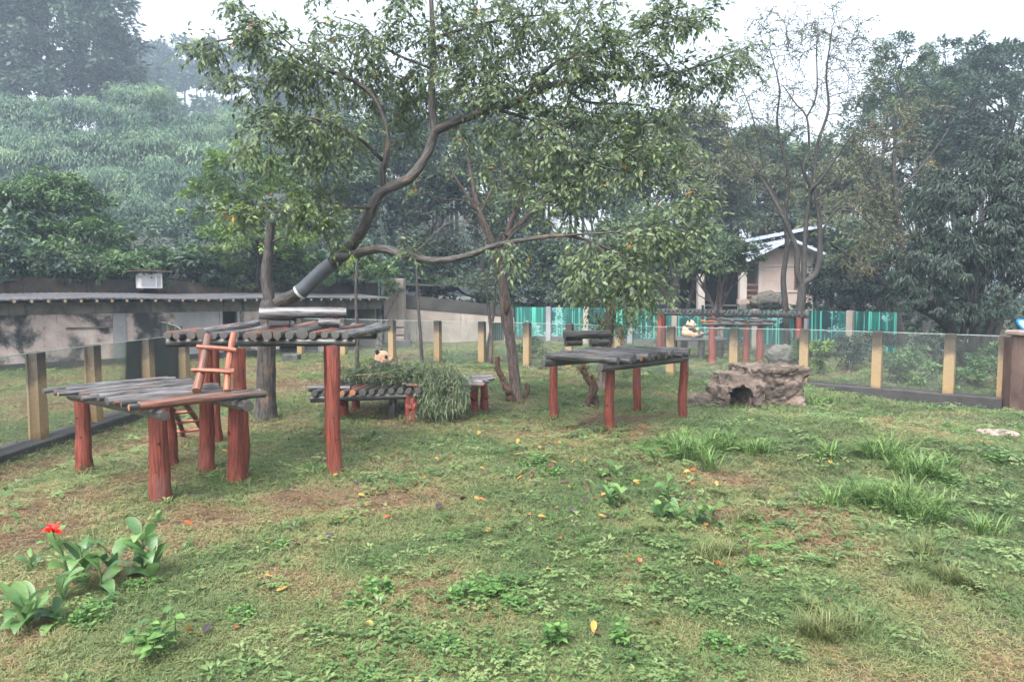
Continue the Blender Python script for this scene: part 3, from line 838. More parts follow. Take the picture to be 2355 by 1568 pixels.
def roof(x0, x1, xr, ze, zr, y0, y1, nm):
    th = .16
    for a, b, za, zb in ((x0, xr, ze, zr), (xr, x1, zr, ze)):
        V = [(a, y0, za), (b, y0, zb), (b, y1, zb), (a, y1, za)]; V += [(p, q2, r2 + th) for p, q2, r2 in V]
        MB().add(V, quads=[(3, 2, 1, 0), (4, 5, 6, 7), (0, 1, 5, 4), (1, 2, 6, 5), (2, 3, 7, 6), (3, 0, 4, 7)]).build(nm, M['house_roof'], house)
        n_ = int(abs(b - a) / .45)
        for k in range(n_):
            f = (k + .5) / n_; xx = a + (b - a) * f; zz = za + (zb - za) * f + th
            MB().box((xx - .03, y0, zz - .02), (xx + .03, y1, zz + .06)).build('roof_seam', M['house_roof'], house)
sl_ = (zr - ze) / (xr - x0)
roof(x0 - 1.0, x1 + 1.2, xr, ze - sl_ * 1.0, zr, HD - 1.0, HD + 5, 'gable_roof')
roof(hx(1640, 46), hx(1985, 46), hx(1870, 46), hz(572, 46), hz(527, 46), 44.5, 52, 'main_roof')
# veranda
vx0 = hx(1590)
MB().box((vx0, HD + 3.2, 0), (x0, HD + 3.4, hz(600))).build('veranda_back', M['dark_inside'], house)
MB().box((vx0, HD - .2, hz(598)), (x0 - .01, HD + 3.4, hz(588))).build('veranda_eave', M['house_trim'], house)
MB().box((vx0, HD - .3, .6), (x0 - .02, HD + 3.2, 1.35)).build('veranda_deck', M['concrete_dark'], house)
for px in (1612, 1708):
    MB().box((hx(px) - .2, HD - .1, 0), (hx(px) + .2, HD + .3, hz(598)), bev=.02).build('column', M['house_trim'], house)
for k in range(4):
    MB().box((hx(1715), HD - .05, hz(695) + k * .32), (x0 - .04, HD + .05, hz(695) + .12 + k * .32)).build('railing', M['brown_wood'], house)
MB().box((hx(1620), HD - .05, hz(704)), (hx(1712), HD + .02, hz(700))).build('lower_rail', M['concrete_dark'], house)
MB().box((hx(1690), HD - .6, hz(698)), (hx(1730), HD - .31, hz(688))).build('bench_slab', M['stone'], house)

# ------------------------------------------------------------------ log platforms
def log(parent, p0, p1, r=.055, nm='log', m='log', end='end_grey', bend=.012, n=10, taper=.12, rough=.05):
    p0, p1 = np.asarray(p0, float), np.asarray(p1, float)
    k = 6; t = np.linspace(0, 1, k)[:, None]
    b = RNG.normal(0, bend, 3); b[2] *= .6
    P = p0 + (p1 - p0) * t + np.sin(t * math.pi) * b
    tp = taper * RNG.uniform(-1, 1)
    mb = MB(); tube(mb, P, r * (1 + tp * (t[:, 0] - .5) * 2), n, 0, 1, rough)
    return mb.build(nm, [M[m], M[end]], parent, smooth=True)
def leg(parent, base, ztop, r=.12, m='red_post', flare=.35, lean=(0, 0), knots=1, end='end_grey', n=16):
    z = np.array([base[2] - .25, base[2] - .02, base[2] + .12, base[2] + .35, base[2] + (ztop - base[2]) * .5, base[2] + (ztop - base[2]) * .8, ztop])
    f = np.array([1 + flare, 1 + flare, 1 + flare * .45, 1.06, 1.0, .97, .95])
    jx = RNG.normal(0, .012, (7, 2))
    P = np.stack([base[0] + jx[:, 0] + lean[0] * np.linspace(0, 1, 7), base[1] + jx[:, 1] + lean[1] * np.linspace(0, 1, 7), z], 1)
    P = spline(P, .12)
    rr = np.interp(P[:, 2], z, r * f)
    mb = MB(); tube(mb, P, rr, n, 0, 1, .055)
    o = mb.build('leg', [M[m], M[end]], parent, smooth=True)
    for _ in range(knots):
        zz = RNG.uniform(base[2] + .25, ztop - .15); a = RNG.uniform(-2.3, -.8)
        c = np.array([np.interp(zz, P[:, 2], P[:, 0]), np.interp(zz, P[:, 2], P[:, 1]), zz]); dr = np.array([math.cos(a), math.sin(a), 0])
        kb = MB(); q_ = RNG.uniform(.014, .03); tube(kb, [c + dr * r * .8, c + dr * (r * 1.03)], [q_ * 1.3, q_], 9, 0, 0, .25)
        kb.build('knot', M['knot'], o, smooth=True)
    return o
def ztop(px, py, base): return float(D(px, py, base[1])[2])
def lerp(a, b, t): return np.asarray(a) * (1 - t) + np.asarray(b) * t
def deck(parent, fl, fr, bl, br, n, r, m='log', mats=None, jit=.05, drop=.0):
    """logs from the left line to the right line, front to back"""
    for k in range(n):
        t = (k + RNG.uniform(-.12, .12)) / (n - 1)
        a, b = lerp(fl, bl, t), lerp(fr, br, t); dd = nrm(b - a)
        rr = r * RNG.uniform(.72, 1.25)
        dz = np.array([0, 0, rr - r + RNG.uniform(-.006, .006)])
        q_ = RNG.random(); mm = m
        if m == 'log': mm = 'log' if q_ > .45 else 'log_dark' if q_ > .2 else 'log_red'
        elif q_ < .3: mm = 'log'
        ee = 'end_grey' if RNG.random() > .2 else 'end_orange'
        log(parent, a - dd * RNG.uniform(-jit, jit) + dz, b + dd * RNG.uniform(-jit, jit) + dz, rr, m=mm, end=ee)

# low platform on the west side
b1, b2, b3, b4 = GP(371, 1151), GP(194, 1087), GP(544, 1108), GP(390, 1071)
A = empty('log_platform', (b1 + b3 + b2) / 3, 'low log platform on thick red posts with a ladder standing on it', 'platform', 'log platforms')
zl = ztop(371, 943, b1)
for b, r_, kn in ((b1, .112, 2), (b2, .1, 2), (b3, .1, 1), (b4, .1, 0)):
    leg(A, b, zl, r_, knots=kn)
zz = zl + .17
fl, fr, bl, br = G(311, 935, zz), G(596, 906, zz), G(119, 896, zz), G(402, 868, zz)
deck(A, fl, fr, bl, br, 15, .040, jit=.12)
for t in (.17, .85):
    a, b = lerp(fl, fr, t), lerp(bl, br, t); dd = nrm(b - a) * .14
    log(A, a - dd - [0, 0, .115], b + dd - [0, 0, .115], .065, 'beam', 'log_dark', 'end_grey')
log(A, lerp(fl, fr, .03) + [0, 0, -.0], lerp(fl, fr, 1.03), .05, 'log', 'log_red', 'end_orange')

# ladder standing on it
c1, c2 = G(452, 899, zz + .05), G(521, 900, zz + .05)
t1, t2 = D(478, 772, 9.32), D(537, 768, 9.32)
Ld = empty('wooden_ladder', (c1 + c2) / 2, 'short rough ladder of peeled red wood standing on the low platform', 'ladder')
log(Ld, c1, t1, .052, 'rail', 'log_red', 'end_orange', bend=.03)
log(Ld, c2, t2, .042, 'rail', 'ladder_wood', 'end_orange', bend=.02)
def onrail(py, k):
    a, b = ((c1, t1), (c2, t2))[k]
    for s in np.linspace(-.3, 1.3, 161):
        p = lerp(a, b, s); q = (p - [0, 0, EYE]); v = (q[2] * cp + q[1] * sp) / (q[1] * cp - q[2] * sp)
        if 784 - v * F < py: return p
    return p
for ya, yb in ((798, 803), (850, 852)):
    a, b = onrail(ya, 0), onrail(yb, 1); a[1] -= .075; b[1] -= .075
    dd = b - a
    log(Ld, a - dd * .22, b + dd * .28, .03, 'rung', 'ladder_wood', 'end_orange', bend=.008)
# ladder down to the lawn behind it
g1, g2 = GP(421, 1004), GP(470, 1000)
u1, u2 = D(388, 930, 10.75), D(424, 926, 10.75)
L2 = empty('wooden_ladder', (g1 + g2) / 2, 'slanted rough ladder leading from the lawn up behind the low platform', 'ladder')
log(L2, u1, g1, .042, 'rail', 'log_red', 'end_orange', bend=.02); log(L2, u2, g2, .042, 'rail', 'log_red', 'end_orange', bend=.02)
for t in (.22, .5, .78):
    a, b = lerp(u1, g1, t), lerp(u2, g2, t); dd = b - a
    log(L2, a - dd * .25 - [0, .06, 0], b + dd * .3 - [0, .06, 0], .028, 'rung', 'ladder_wood', 'end_orange', bend=.008)

# high platform
b1, b2, b3 = GP(770, 1090), GP(478, 1084), GP(557, 1103)
zl = ztop(770, 795, b1)
B = empty('log_platform', (b1 + b2) / 2, 'tall log platform on long red posts with a thick log seat on top', 'platform', 'log platforms')
leg(B, b1, zl, .096, knots=2, flare=.25); leg(B, b2, zl, .098, flare=.3, knots=1); leg(B, b3, zl, .088, flare=.15, knots=2)
bk = np.array([b1[0] - .57, b1[1] + 2.0, 0]); leg(B, [bk[0], bk[1], float(ground_z(*bk[:2]))], zl, .10, knots=0)
bk = np.array([-5.02, b1[1] + 1.85, 0]); leg(B, [bk[0], bk[1], float(ground_z(*bk[:2]))], zl, .10, knots=0)
zz = zl + .155
yf, yb = b1[1] - .1, b1[1] + 1.95
xl, xr_ = D(388, 778, yf)[0], D(795, 783, yf)[0]
n = 17
for k in range(n):
    x = xl + (xr_ - xl) * (k + RNG.uniform(-.15, .15)) / (n - 1)
    rr = .062 * RNG.uniform(.8, 1.25)
    sk = RNG.uniform(-.05, .28)
    log(B, (x, yf + RNG.uniform(-.12, .1), zz + rr - .06), (x + sk, yb + RNG.uniform(-.15, .15), zz + rr - .06 + RNG.uniform(0, .05)), rr, m=('log', 'log', 'log_dark', 'log_red')[int(RNG.integers(0, 4))], bend=.03)
for yy in (yf + .12, yb - .35):
    log(B, (D(376, 790, yf)[0] if yy < yf + 1 else xl, yy, zl + .045), (D(813, 793, yf)[0] if yy < yf + 1 else xr_ + .1, yy, zl + .045), .062, 'beam', 'log_dark')
sa, sb = D(598, 739, yf + .75), D(797, 738, yf + .95)
for pa, pb in (((617, 752), (667, 752)), ((731, 755), (780, 754))):
    a, b = D(*pa, yf + .78), D(*pb, yf + .9); a[2] = b[2] = zz + .135
    log(B, a, b, .07, 'seat_block', 'log', 'end_grey')
sa[2] = sb[2] = zz + .285
log(B, sa, sb, .088, 'seat_log', 'log', 'end_grey', taper=.06)
for px in (655, 668, 745, 760, 768):
    a = D(px, 740, yf + .7); wmb = MB(); th = np.linspace(0, 2 * math.pi, 15)
    cc = lerp(sa, sb, (a[0] - sa[0]) / (sb[0] - sa[0]))
    tube(wmb, np.stack([cc[0] + .01 * np.sin(th * 2), cc[1] + .095 * np.cos(th), cc[2] - .09 + .19 * np.sin(th)], 1), .005, 4)
    wmb.build('wire_tie', M['knot'], B)

# feeding platforms in the middle
zz = .60
C1 = empty('log_platform', GP(880, 965), 'low dark log platform under the heap of cut bamboo', 'platform', 'log platforms')
fl, fr = G(722, 905, zz), G(962, 897, zz)
dirb = np.array([.22, 2.3, 0])
for k in range(12):
    p = lerp(fl, fr, k / 11); red = k in (3, 4)
    log(C1, p + [0, RNG.uniform(-.1, .06), 0], p + dirb + [RNG.normal(0, .05), 0, 0], .062 * RNG.uniform(.85, 1.15), m='log_red' if red else 'log_dark', end='end_orange' if red else 'end_grey')
for s in (.12, 1.9):
    o_ = dirb / 2.3 * s
    log(C1, fl + o_ + [-.12, 0, -.125], fr + o_ + [.1, 0, -.125], .068, 'beam', 'log_dark')
log(C1, fl + [-.22, .45, .04], fl + [.6, .42, .04], .07, 'log', 'log_dark')
for px, py in ((791, 958), (904, 962), (949, 967)):
    b = GP(px, py); leg(C1, b, zz - .17, .085 if px != 791 else .1, 'log_dark' if px == 904 else 'red_far', flare=.1, knots=0, n=12)
for q in ((fl + dirb * .8), (fr + dirb * .8)):
    leg(C1, [q[0] + .2, q[1], float(ground_z(q[0], q[1]))], zz - .17, .085, 'red_far', flare=.1, knots=0, n=12)
C2 = empty('log_platform', GP(1070, 955), 'low log platform with bare grey logs sticking out beyond the bamboo heap', 'platform', 'log platforms')
zz2 = .70
fr, br = G(1104, 884, zz2), G(1130, 867, zz2); fl, bl = fr - [1.55, .05, 0], br - [1.6, .0, 0]
deck(C2, fl, fr, bl, br, 9, .055, jit=.1)
for t in (.1, .86):
    a, b = lerp(fl, fr, t), lerp(bl, br, t); dd = nrm(b - a) * .12
    log(C2, a - dd - [0, 0, .115], b + dd - [0, 0, .115], .062, 'beam', 'log_dark')
b = GP(1090, 951); leg(C2, b, zz2 - .17, .085, 'red_far', flare=.12, n=12)
for q in (lerp(bl, br, .9), lerp(fl, fr, .1), lerp(bl, br, .1)):
    leg(C2, [q[0], q[1], float(ground_z(q[0], q[1]))], zz2 - .17, .085, 'red_far', flare=.1, knots=0, n=12)

# platform on the east side
b1, b2, b3, b4 = GP(1401, 994), GP(1272, 962), GP(1569, 965), GP(1464, 947)
Dp = empty('log_platform', (b1 + b4) / 2, 'square platform of dark wet logs on four slim red posts near the rock den', 'platform', 'log platforms')
zl = ztop(1401, 840, b1)
for b, r_, tp in ((b1, .086, zl), (b2, .084, zl), (b3, .082, zl + .02), (b4, .084, zl)):
    leg(Dp, b, tp, r_, flare=.08, knots=1)
zz = zl + .17
fl, fr, bl, br = G(1257, 817, zz), G(1428, 829, zz), G(1418, 805, zz), G(1590, 812, zz)
deck(Dp, fl, fr, bl, br, 12, .06, 'log_dark')
for t in (.08, .84):
    a, b = lerp(fl, fr, t), lerp(bl, br, t); dd = nrm(b - a) * .22
    log(Dp, a - dd - [0, 0, .12], b + dd - [0, 0, .12], .065, 'beam', 'log_dark')
for pa, pb in (((1300, 806), (1337, 805)), ((1358, 803), (1397, 802))):
    a, b = D(*pa, 13.4), D(*pb, 13.5); a[2] = b[2] = zz + .135
    log(Dp, a, b, .072, 'seat_block', 'log_dark')
a, b = D(1297, 794, 13.35), D(1402, 789, 13.6); a[2] = b[2] = zz + .285
log(Dp, a, b, .082, 'seat_log', 'log_dark')

# far yard: long dark platform, small platform, feeding table, hanging plank
zE = 1.66
eL, eR = D(1507, 719, 30.0), D(1850, 728, 26.0); eL[2] = eR[2] = zE
E = empty('log_platform', ((eL + eR) / 2) * [1, 1, 0], 'long dark log walkway on red posts in front of the teal screen', 'platform', 'log platforms')
bdir = np.array([.5, 1.3, 0])
for k in range(34):
    p = lerp(eL, eR, k / 33)
    log(E, p + [0, RNG.uniform(-.06, .06), .1], p + bdir + [0, 0, .1], .06 * RNG.uniform(.85, 1.15), m='log_dark', n=7)
for s in (.12, .9):
    log(E, eL + bdir * s + [-.1, 0, -.02], eR + bdir * s + [.15, 0, -.02], .07, 'beam', 'log_dark')
for t in (.03, .42, .97):
    for s in (.1, .9):
        p = lerp(eL, eR, t) + bdir * s; leg(E, [p[0], p[1], float(ground_z(p[0], p[1]))], zE - .07, .11, 'red_far', flare=.1, knots=0, n=10)
w = lerp(eL, eR, .4)
hp = empty('hanging_plank', D(1632, 737, w[1] - .3), 'small orange plank hung on two dark straps from the far walkway', 'plank')
q = np.array(hp.location)
MB().box((-.38, -.12, -.04), (.38, .12, .03), at=q, bev=.01).build('seat', M['orange_plank'], hp)
for s in (-.3, .3):
    MB().box((s - .04, -.03, .03), (s + .04, .03, .62), at=q).build('strap', M['dark_inside'], hp)
b1, b2, b3 = GP(1636, 836), GP(1714, 833), GP(1746, 835)
zE2 = ztop(1636, 746, b1)
E2 = empty('log_platform', b1, 'small open platform of crossed branches on three faded red posts', 'platform', 'log platforms')
for b in (b1, b2, b3):
    leg(E2, b, zE2 - .05, .12, 'red_far', flare=.3, knots=0, n=12)
a0, a1 = D(1615, 741, b1[1]), D(1775, 741, b1[1]); a0[2] = a1[2] = zE2
a2, a3 = D(1640, 738, b1[1] + .9), D(1765, 736, b1[1] + .9); a2[2] = a3[2] = zE2 + .02
log(E2, a0, a1, .06, 'beam', 'log_dark'); log(E2, a2, a3, .06, 'beam', 'log_dark')
for k in range(5):
    t = k / 5
    log(E2, lerp(a2, a3, t + .02) + [-.25, .1, .13], lerp(a0, a1, t + .24) + [0, -.1, .11], .05, m='log_dark', bend=.05)
log(E2, D(1590, 777, b1[1] + .5), D(1690, 742, b1[1] + .6), .05, 'ramp_log', 'log_dark')
tb = GP(1610, 829)
Ft = empty('feeding_table', tb, 'dark slab table in the far yard where the panda reclines', 'table')
zt = ztop(1610, 778, tb)
tx0, tx1 = D(1553, 778, tb[1])[0], D(1670, 778, tb[1])[0]
MB().box((tx0, tb[1] - .1, zt - .09), (tx1, tb[1] + 1.2, zt), bev=.02).build('table_top', M['concrete_dark'], Ft)
for px in (1562, 1586, 1614, 1657):
    p = [D(px, 800, tb[1])[0], tb[1] + (.1 if px in (1614, 1657) else .9), -.2]
    leg(Ft, [p[0], p[1], float(ground_z(p[0], p[1]))], zt - .09, .13, 'bark_far', flare=.05, knots=0, n=10)

# ------------------------------------------------------------------ rocks
def blob_mesh(parts, voxel, name, cut=None, smooth_it=6):
    """a single closed surface round overlapping ellipsoids / boxes: (kind, centre, size, rot z)"""
    bm = bmesh.new()
    for kind, c, s_, rz in parts:
        mtx = Matrix.Translation(c) @ Matrix.Rotation(rz, 4, 'Z') @ Matrix.Diagonal((*s_, 1))
        if kind == 'e':
            bmesh.ops.create_icosphere(bm, subdivisions=3, radius=1, matrix=mtx)
        else:
            bmesh.ops.create_cube(bm, size=2, matrix=mtx)
    me = bpy.data.meshes.new(name); bm.to_mesh(me); bm.free()
    o = bpy.data.objects.new(name, me); COL.objects.link(o)
    md = o.modifiers.new('r', 'REMESH'); md.mode = 'VOXEL'; md.voxel_size = voxel
    objs = [o]
    if cut:
        bm = bmesh.new()
        for kind, c, s_, rz in cut:
            mtx = Matrix.Translation(c) @ Matrix.Rotation(rz, 4, 'Z') @ Matrix.Diagonal((*s_, 1))
            bmesh.ops.create_icosphere(bm, subdivisions=3, radius=1, matrix=mtx)
        m2 = bpy.data.meshes.new('cut'); bm.to_mesh(m2); bm.free()
        o2 = bpy.data.objects.new('cut', m2); COL.objects.link(o2); objs.append(o2)
        r2 = o2.modifiers.new('r', 'REMESH'); r2.mode = 'VOXEL'; r2.voxel_size = voxel * 1.5
        b = o.modifiers.new('b', 'BOOLEAN'); b.operation = 'DIFFERENCE'; b.object = o2; b.solver = 'FAST'
        md = o.modifiers.new('r2', 'REMESH'); md.mode = 'VOXEL'; md.voxel_size = voxel
    if smooth_it:
        sm_ = o.modifiers.new('s', 'SMOOTH'); sm_.factor = .5; sm_.iterations = smooth_it
    dg = bpy.context.evaluated_depsgraph_get()
    res = bpy.data.meshes.new_from_object(o.evaluated_get(dg))
    for q in objs:
        bpy.data.objects.remove(q)
    return res
def rocky(me, amp, freq, strata=0.0, seed=0.0, crack=0.0):
    n = len(me.vertices); co = np.zeros(n * 3, np.float32); me.vertices.foreach_get('co', co); co = co.reshape(-1, 3)
    no = np.zeros(n * 3, np.float32); me.vertices.foreach_get('normal', no); no = no.reshape(-1, 3)
    out = co.copy()
    for i in range(n):
        p = Vector(co[i]) * freq + Vector((seed, seed, seed))
        d_ = mnoise.fractal(p, 1.0, 2.1, 5) * amp
        if strata: d_ += (abs(((co[i][2] * 5 + mnoise.noise(p * .7) * 1.2) % 1) - .5) - .25) * strata
        if crack:
            cdist = mnoise.voronoi(p * .8)[0]; d_ -= crack * max(0, .12 - (cdist[1] - cdist[0])) / .12
        out[i] += no[i] * d_
    me.vertices.foreach_set('co', out.ravel()); me.update()
def finish(me, name, m, loc, label, cat, group=None, rz=0.0, sc=1.0):
    me.materials.clear(); me.materials.append(m)
    me.polygons.foreach_set('use_smooth', np.ones(len(me.polygons), bool))
    o = bpy.data.objects.new(name, me); COL.objects.link(o); o.location = loc; o.rotation_euler = (0, 0, rz); o.scale = (sc,) * 3
    return tag(o, label, cat, group)
base = GP(1703, 938)
me = blob_mesh([('b', (.82, .75, .45), (.62, .6, .47), .1), ('b', (.85, .72, .84), (.70, .62, .09), .1), ('e', (.0, .25, .35), (.46, .62, .44), .2), ('e', (-.18, .55, .42), (.36, .5, .36), .3),
                ('b', (.05, .5, .74), (.36, .42, .05), .25), ('b', (.33, .05, .3), (.16, .2, .36), .2), ('b', (-.38, -.02, .24), (.06, .2, .34), .3),
                ('e', (-.82, .45, .08), (.42, .42, .26), .3), ('e', (-1.12, .3, .02), (.34, .26, .12), .2), ('e', (1.4, .35, .1), (.16, .3, .2), 0), ('e', (1.45, .0, -.02), (.3, .25, .1), .3), ('e', (.28, -.18, .06), (.16, .14, .16), 0)],
               .028, 'rock_den', cut=[('e', (-.06, -.3, .2), (.225, .95, .40), .12), ('e', (-.55, .42, .6), (.16, .3, .16), -.4)], smooth_it=3)
rocky(me, .055, 4.0, .03, 3.0, .055)
finish(me, 'rock_den', M['rock'], base - [0, 0, .06], 'hollow brown rock den with a dark arched opening beside the fence', 'rock')
def boulder(px, py, rx, rz_, ry, m, label, depth=None, seed=1.0, z0=None):
    p = GP(px, py) if depth is None else D(px, py, depth)
    me = blob_mesh([('e', (0, 0, rz_ * .7), (rx, ry, rz_), .2), ('b', (rx * .2, 0, rz_ * .8), (rx * .6, ry * .7, rz_ * .7), .3)], max(.03, rx / 14), 'boulder', smooth_it=4)
    rocky(me, .12 * rx, 1.6 / rx, .08 * rx, seed, .08 * rx)
    return finish(me, 'boulder', m, p if z0 is None else (p[0], p[1], z0), label, 'rock')
boulder(1796, 837, .56, .42, .5, M['rock_far'], 'layered grey boulder behind the fence near the faded red posts')
boulder(1762, 712, .85, .55, .7, M['rock_far'], 'big ridged grey rock in front of the pink house', depth=35, seed=5.0)
boulder(1862, 955, .16, .05, .12, M['rock'], 'flat brown stone lying at the foot of the rock den', seed=3.0)
boulder(2115, 1204, .07, .05, .06, M['rock'], 'small dark stone at the edge of the tall grass', seed=8.0)
p = GP(2292, 998)
me = blob_mesh([('e', (0, 0, 0), (.36, .3, .05), 0)], .03, 'stone_slab', smooth_it=1); rocky(me, .015, 4, 0, 2.0)
finish(me, 'stone_slab', M['stone'], p + [0, 0, .02], 'flat round pinkish stone slab set in the lawn', 'stone')
for px, py, w_, h_, lab in ((671, 830, .28, .26, 'square dark concrete block beside the far end of the fence'), (927, 797, .36, .3, 'mossy concrete block in the yard behind the glass')):
    p = GP(px, py)
    tag(MB().box((-w_, -.25, -.05), (w_, .25, h_), at=p, bev=.025).build('concrete_block', M['concrete_dark']), lab, 'block')

# ------------------------------------------------------------------ pandas: one continuous body each, coloured in patches
def panda(name, loc, rz, sc, label):
    W_, K, P_ = 0, 1, 2      # cream, black, brownish
    parts = [((-.02, 0, .20), (.27, .27, .215), W_), ((-.06, 0, .34), (.215, .23, .16), W_), ((-.03, 0, .42), (.185, .225, .11), K),
             ((.05, 0, .55), (.165, .165, .155), W_), ((.10, .075, .50), (.10, .08, .09), W_), ((.10, -.075, .50), (.10, .08, .09), W_),
             ((.205, 0, .51), (.085, .068, .058), W_), ((.275, 0, .525), (.022, .032, .02), K), ((.02, 0, .47), (.13, .15, .09), W_)]
    for s in (-1, 1):
        parts += [((-.015, s * .125, .685), (.045, .048, .055), K),
                  ((.165, s * .088, .565), (.03, .034, .042), K),
                  ((.04, s * .19, .37), (.12, .085, .11), K), ((.13, s * .19, .30), (.12, .07, .08), K), ((.24, s * .14, .31), (.10, .062, .062), P_), ((.31, s * .09, .35), (.06, .055, .055), P_),
                  ((.18, s * .17, .12), (.19, .105, .105), K if s > 0 else P_), ((.36, s * .19, .10), (.15, .085, .085), K), ((.50, s * .20, .14), (.06, .075, .10), P_)]  # camera-side thigh paler: light reflecting off dark fur, put into the colour
    me = blob_mesh([('e', c, s_, 0) for c, s_, _ in parts], .017, name, smooth_it=3)
    n = len(me.vertices); co = np.zeros(n * 3, np.float32); me.vertices.foreach_get('co', co); co = co.reshape(-1, 3)
    dist = np.stack([np.linalg.norm((co - np.array(c)) / np.array(s_), axis=1) for c, s_, _ in parts], 1)
    # small dark marks win where they show
    for k, (c, s_, q) in enumerate(parts):
        if max(s_) < .06 and q == K: dist[:, k] -= .25
    lab = np.array([q for *_, q in parts])[dist.argmin(1)]
    cols = np.array([lin((208, 166, 136)), lin((30, 27, 28)), lin((176, 130, 104))])
    cc = cols[lab]
    a = me.attributes.new('fur', 'FLOAT_COLOR', 'POINT'); a.data.foreach_set('color', cc.astype(np.float32).ravel())
    for i in range(n):
        q = Vector(co[i]); nn = me.vertices[i].normal
        co[i] += np.array(nn) * (mnoise.noise(q * 45) * .006 + mnoise.noise(q * 14) * .006)
    me.vertices.foreach_set('co', co.ravel()); me.update()
    return finish(me, name, M['fur'], loc, label, 'panda', 'pandas', rz, sc)
m, t, b, out = mat('panda_fur')
at_ = node(t, 'ShaderNodeAttribute', attribute_name='fur')
n2 = noise(t, coords(t, 'Object', (1, 1, 2.5)), 40, 4)
t.links.new(mix(t, .5, at_.outputs['Color'], ramp(t, n2, [(.25, (.55, .55, .55, 1)), (.75, (1.25, 1.25, 1.25, 1))]), 'MULTIPLY'), b.inputs['Base Color'])
b.inputs['Roughness'].default_value = .9; b.inputs['Sheen Weight'].default_value = .2
bump(t, b, n2, .8, .02)
M['fur'] = m
hd = D(880, 822, 15.6)
panda('giant_panda', (hd[0] - .06, 15.6, hd[2] - .585), R(-12), 1.06, 'panda showing only its head and shoulders above the heap of cut bamboo')
q = D(1584, 778, tb[1] + .45)
panda('giant_panda', (q[0], q[1], zt - .01), R(-5), .98, 'panda reclining on the dark table in the far yard, holding food')

# cut bamboo on the feeding platform
def bamboo_branch(P, nleaf, seed, label, L=.17):
    g = np.random.default_rng(seed); P = spline(P, .12)
    root = empty('bamboo_branch', P[0], label, 'bamboo', 'cut bamboo heaped for the panda')
    mb = MB(); tube(mb, P, np.linspace(.012, .004, len(P)), 6); mb.build('culm', M['stem_dry'] if seed % 3 == 0 else M['stem'], root)
    T = nrm(np.gradient(P, axis=0))
    k = g.integers(1, len(P), nleaf)
    pos = P[k] + g.normal(0, .075, (nleaf, 3)); pos[:, 2] += .02
    dr = T[k] * .7 + g.normal(0, .55, (nleaf, 3)) - [0, 0, .35]
    mb = MB(); leaves(mb, pos, dr, np.tile([0, 0, 1.0], (nleaf, 1)) + g.normal(0, .35, (nleaf, 3)), g.uniform(.5, 1.4, nleaf) * L, .02, np.clip(g.normal(.45, .28, nleaf), 0, 1), fold=.1, droop=.2)
    mb.build('foliage', M['lf_pile'], root)
g = np.random.default_rng(40)
for k in range(13):            # lying on the platform
    px = 795 + k * 15 + g.uniform(-8, 8)
    p = D(px, 890 - 30 * math.sin(min(1, max(0, (px - 790) / 190)) * 3.1), 14.2 + g.uniform(0, .9))
    p[2] = max(p[2], .74)
    e = np.array([p[0] + g.uniform(.5, .9), p[1] - g.uniform(.0, .5), p[2] - g.uniform(-.05, .18)])
    bamboo_branch([p - [g.uniform(.3, .5), -.2, -.02], p + [0, 0, .10], lerp(p, e, .6) + [0, 0, .12], e], 300, 100 + k, 'leafy cut bamboo branch heaped on the feeding platform before the panda')
for k in range(11):            # hanging over the end towards the ground
    px = 965 + k * 9.0 + g.uniform(-6, 6)
    p = D(px - 25, 872 + g.uniform(-8, 10), 13.85 + g.uniform(-.1, .4))
    e = D(px + 8, 960 + g.uniform(-30, 10) - abs(px - 1020) * .3, 13.35 + g.uniform(-.15, .25)); e[2] = max(e[2], .05)
    mdl = lerp(p, e, .45) + [.16, -.05, .22]
    bamboo_branch([p - [.35, -.2, .0], p + [0, 0, .1], mdl, e], 330, 200 + k, 'leafy bamboo branch drooping over the platform edge to the grass')
for k in range(9):
    a = D(820 + k * 26, 880 + g.uniform(-12, 6), 14.0); a[2] = max(a[2], .85); e = a + [g.uniform(-.5, .9), g.uniform(-.5, .1), g.uniform(-.05, .22)]
    bamboo_branch([a, lerp(a, e, .5) + [0, 0, .05], e], 30, 330 + k, 'thin half stripped bamboo stalk poking out of the heap')
bamboo_branch([D(930, 858, 14.6), D(980, 850, 14.6), D(1043, 841, 14.6)], 12, 301, 'bare bamboo stalk pointing out of the heap', .14)

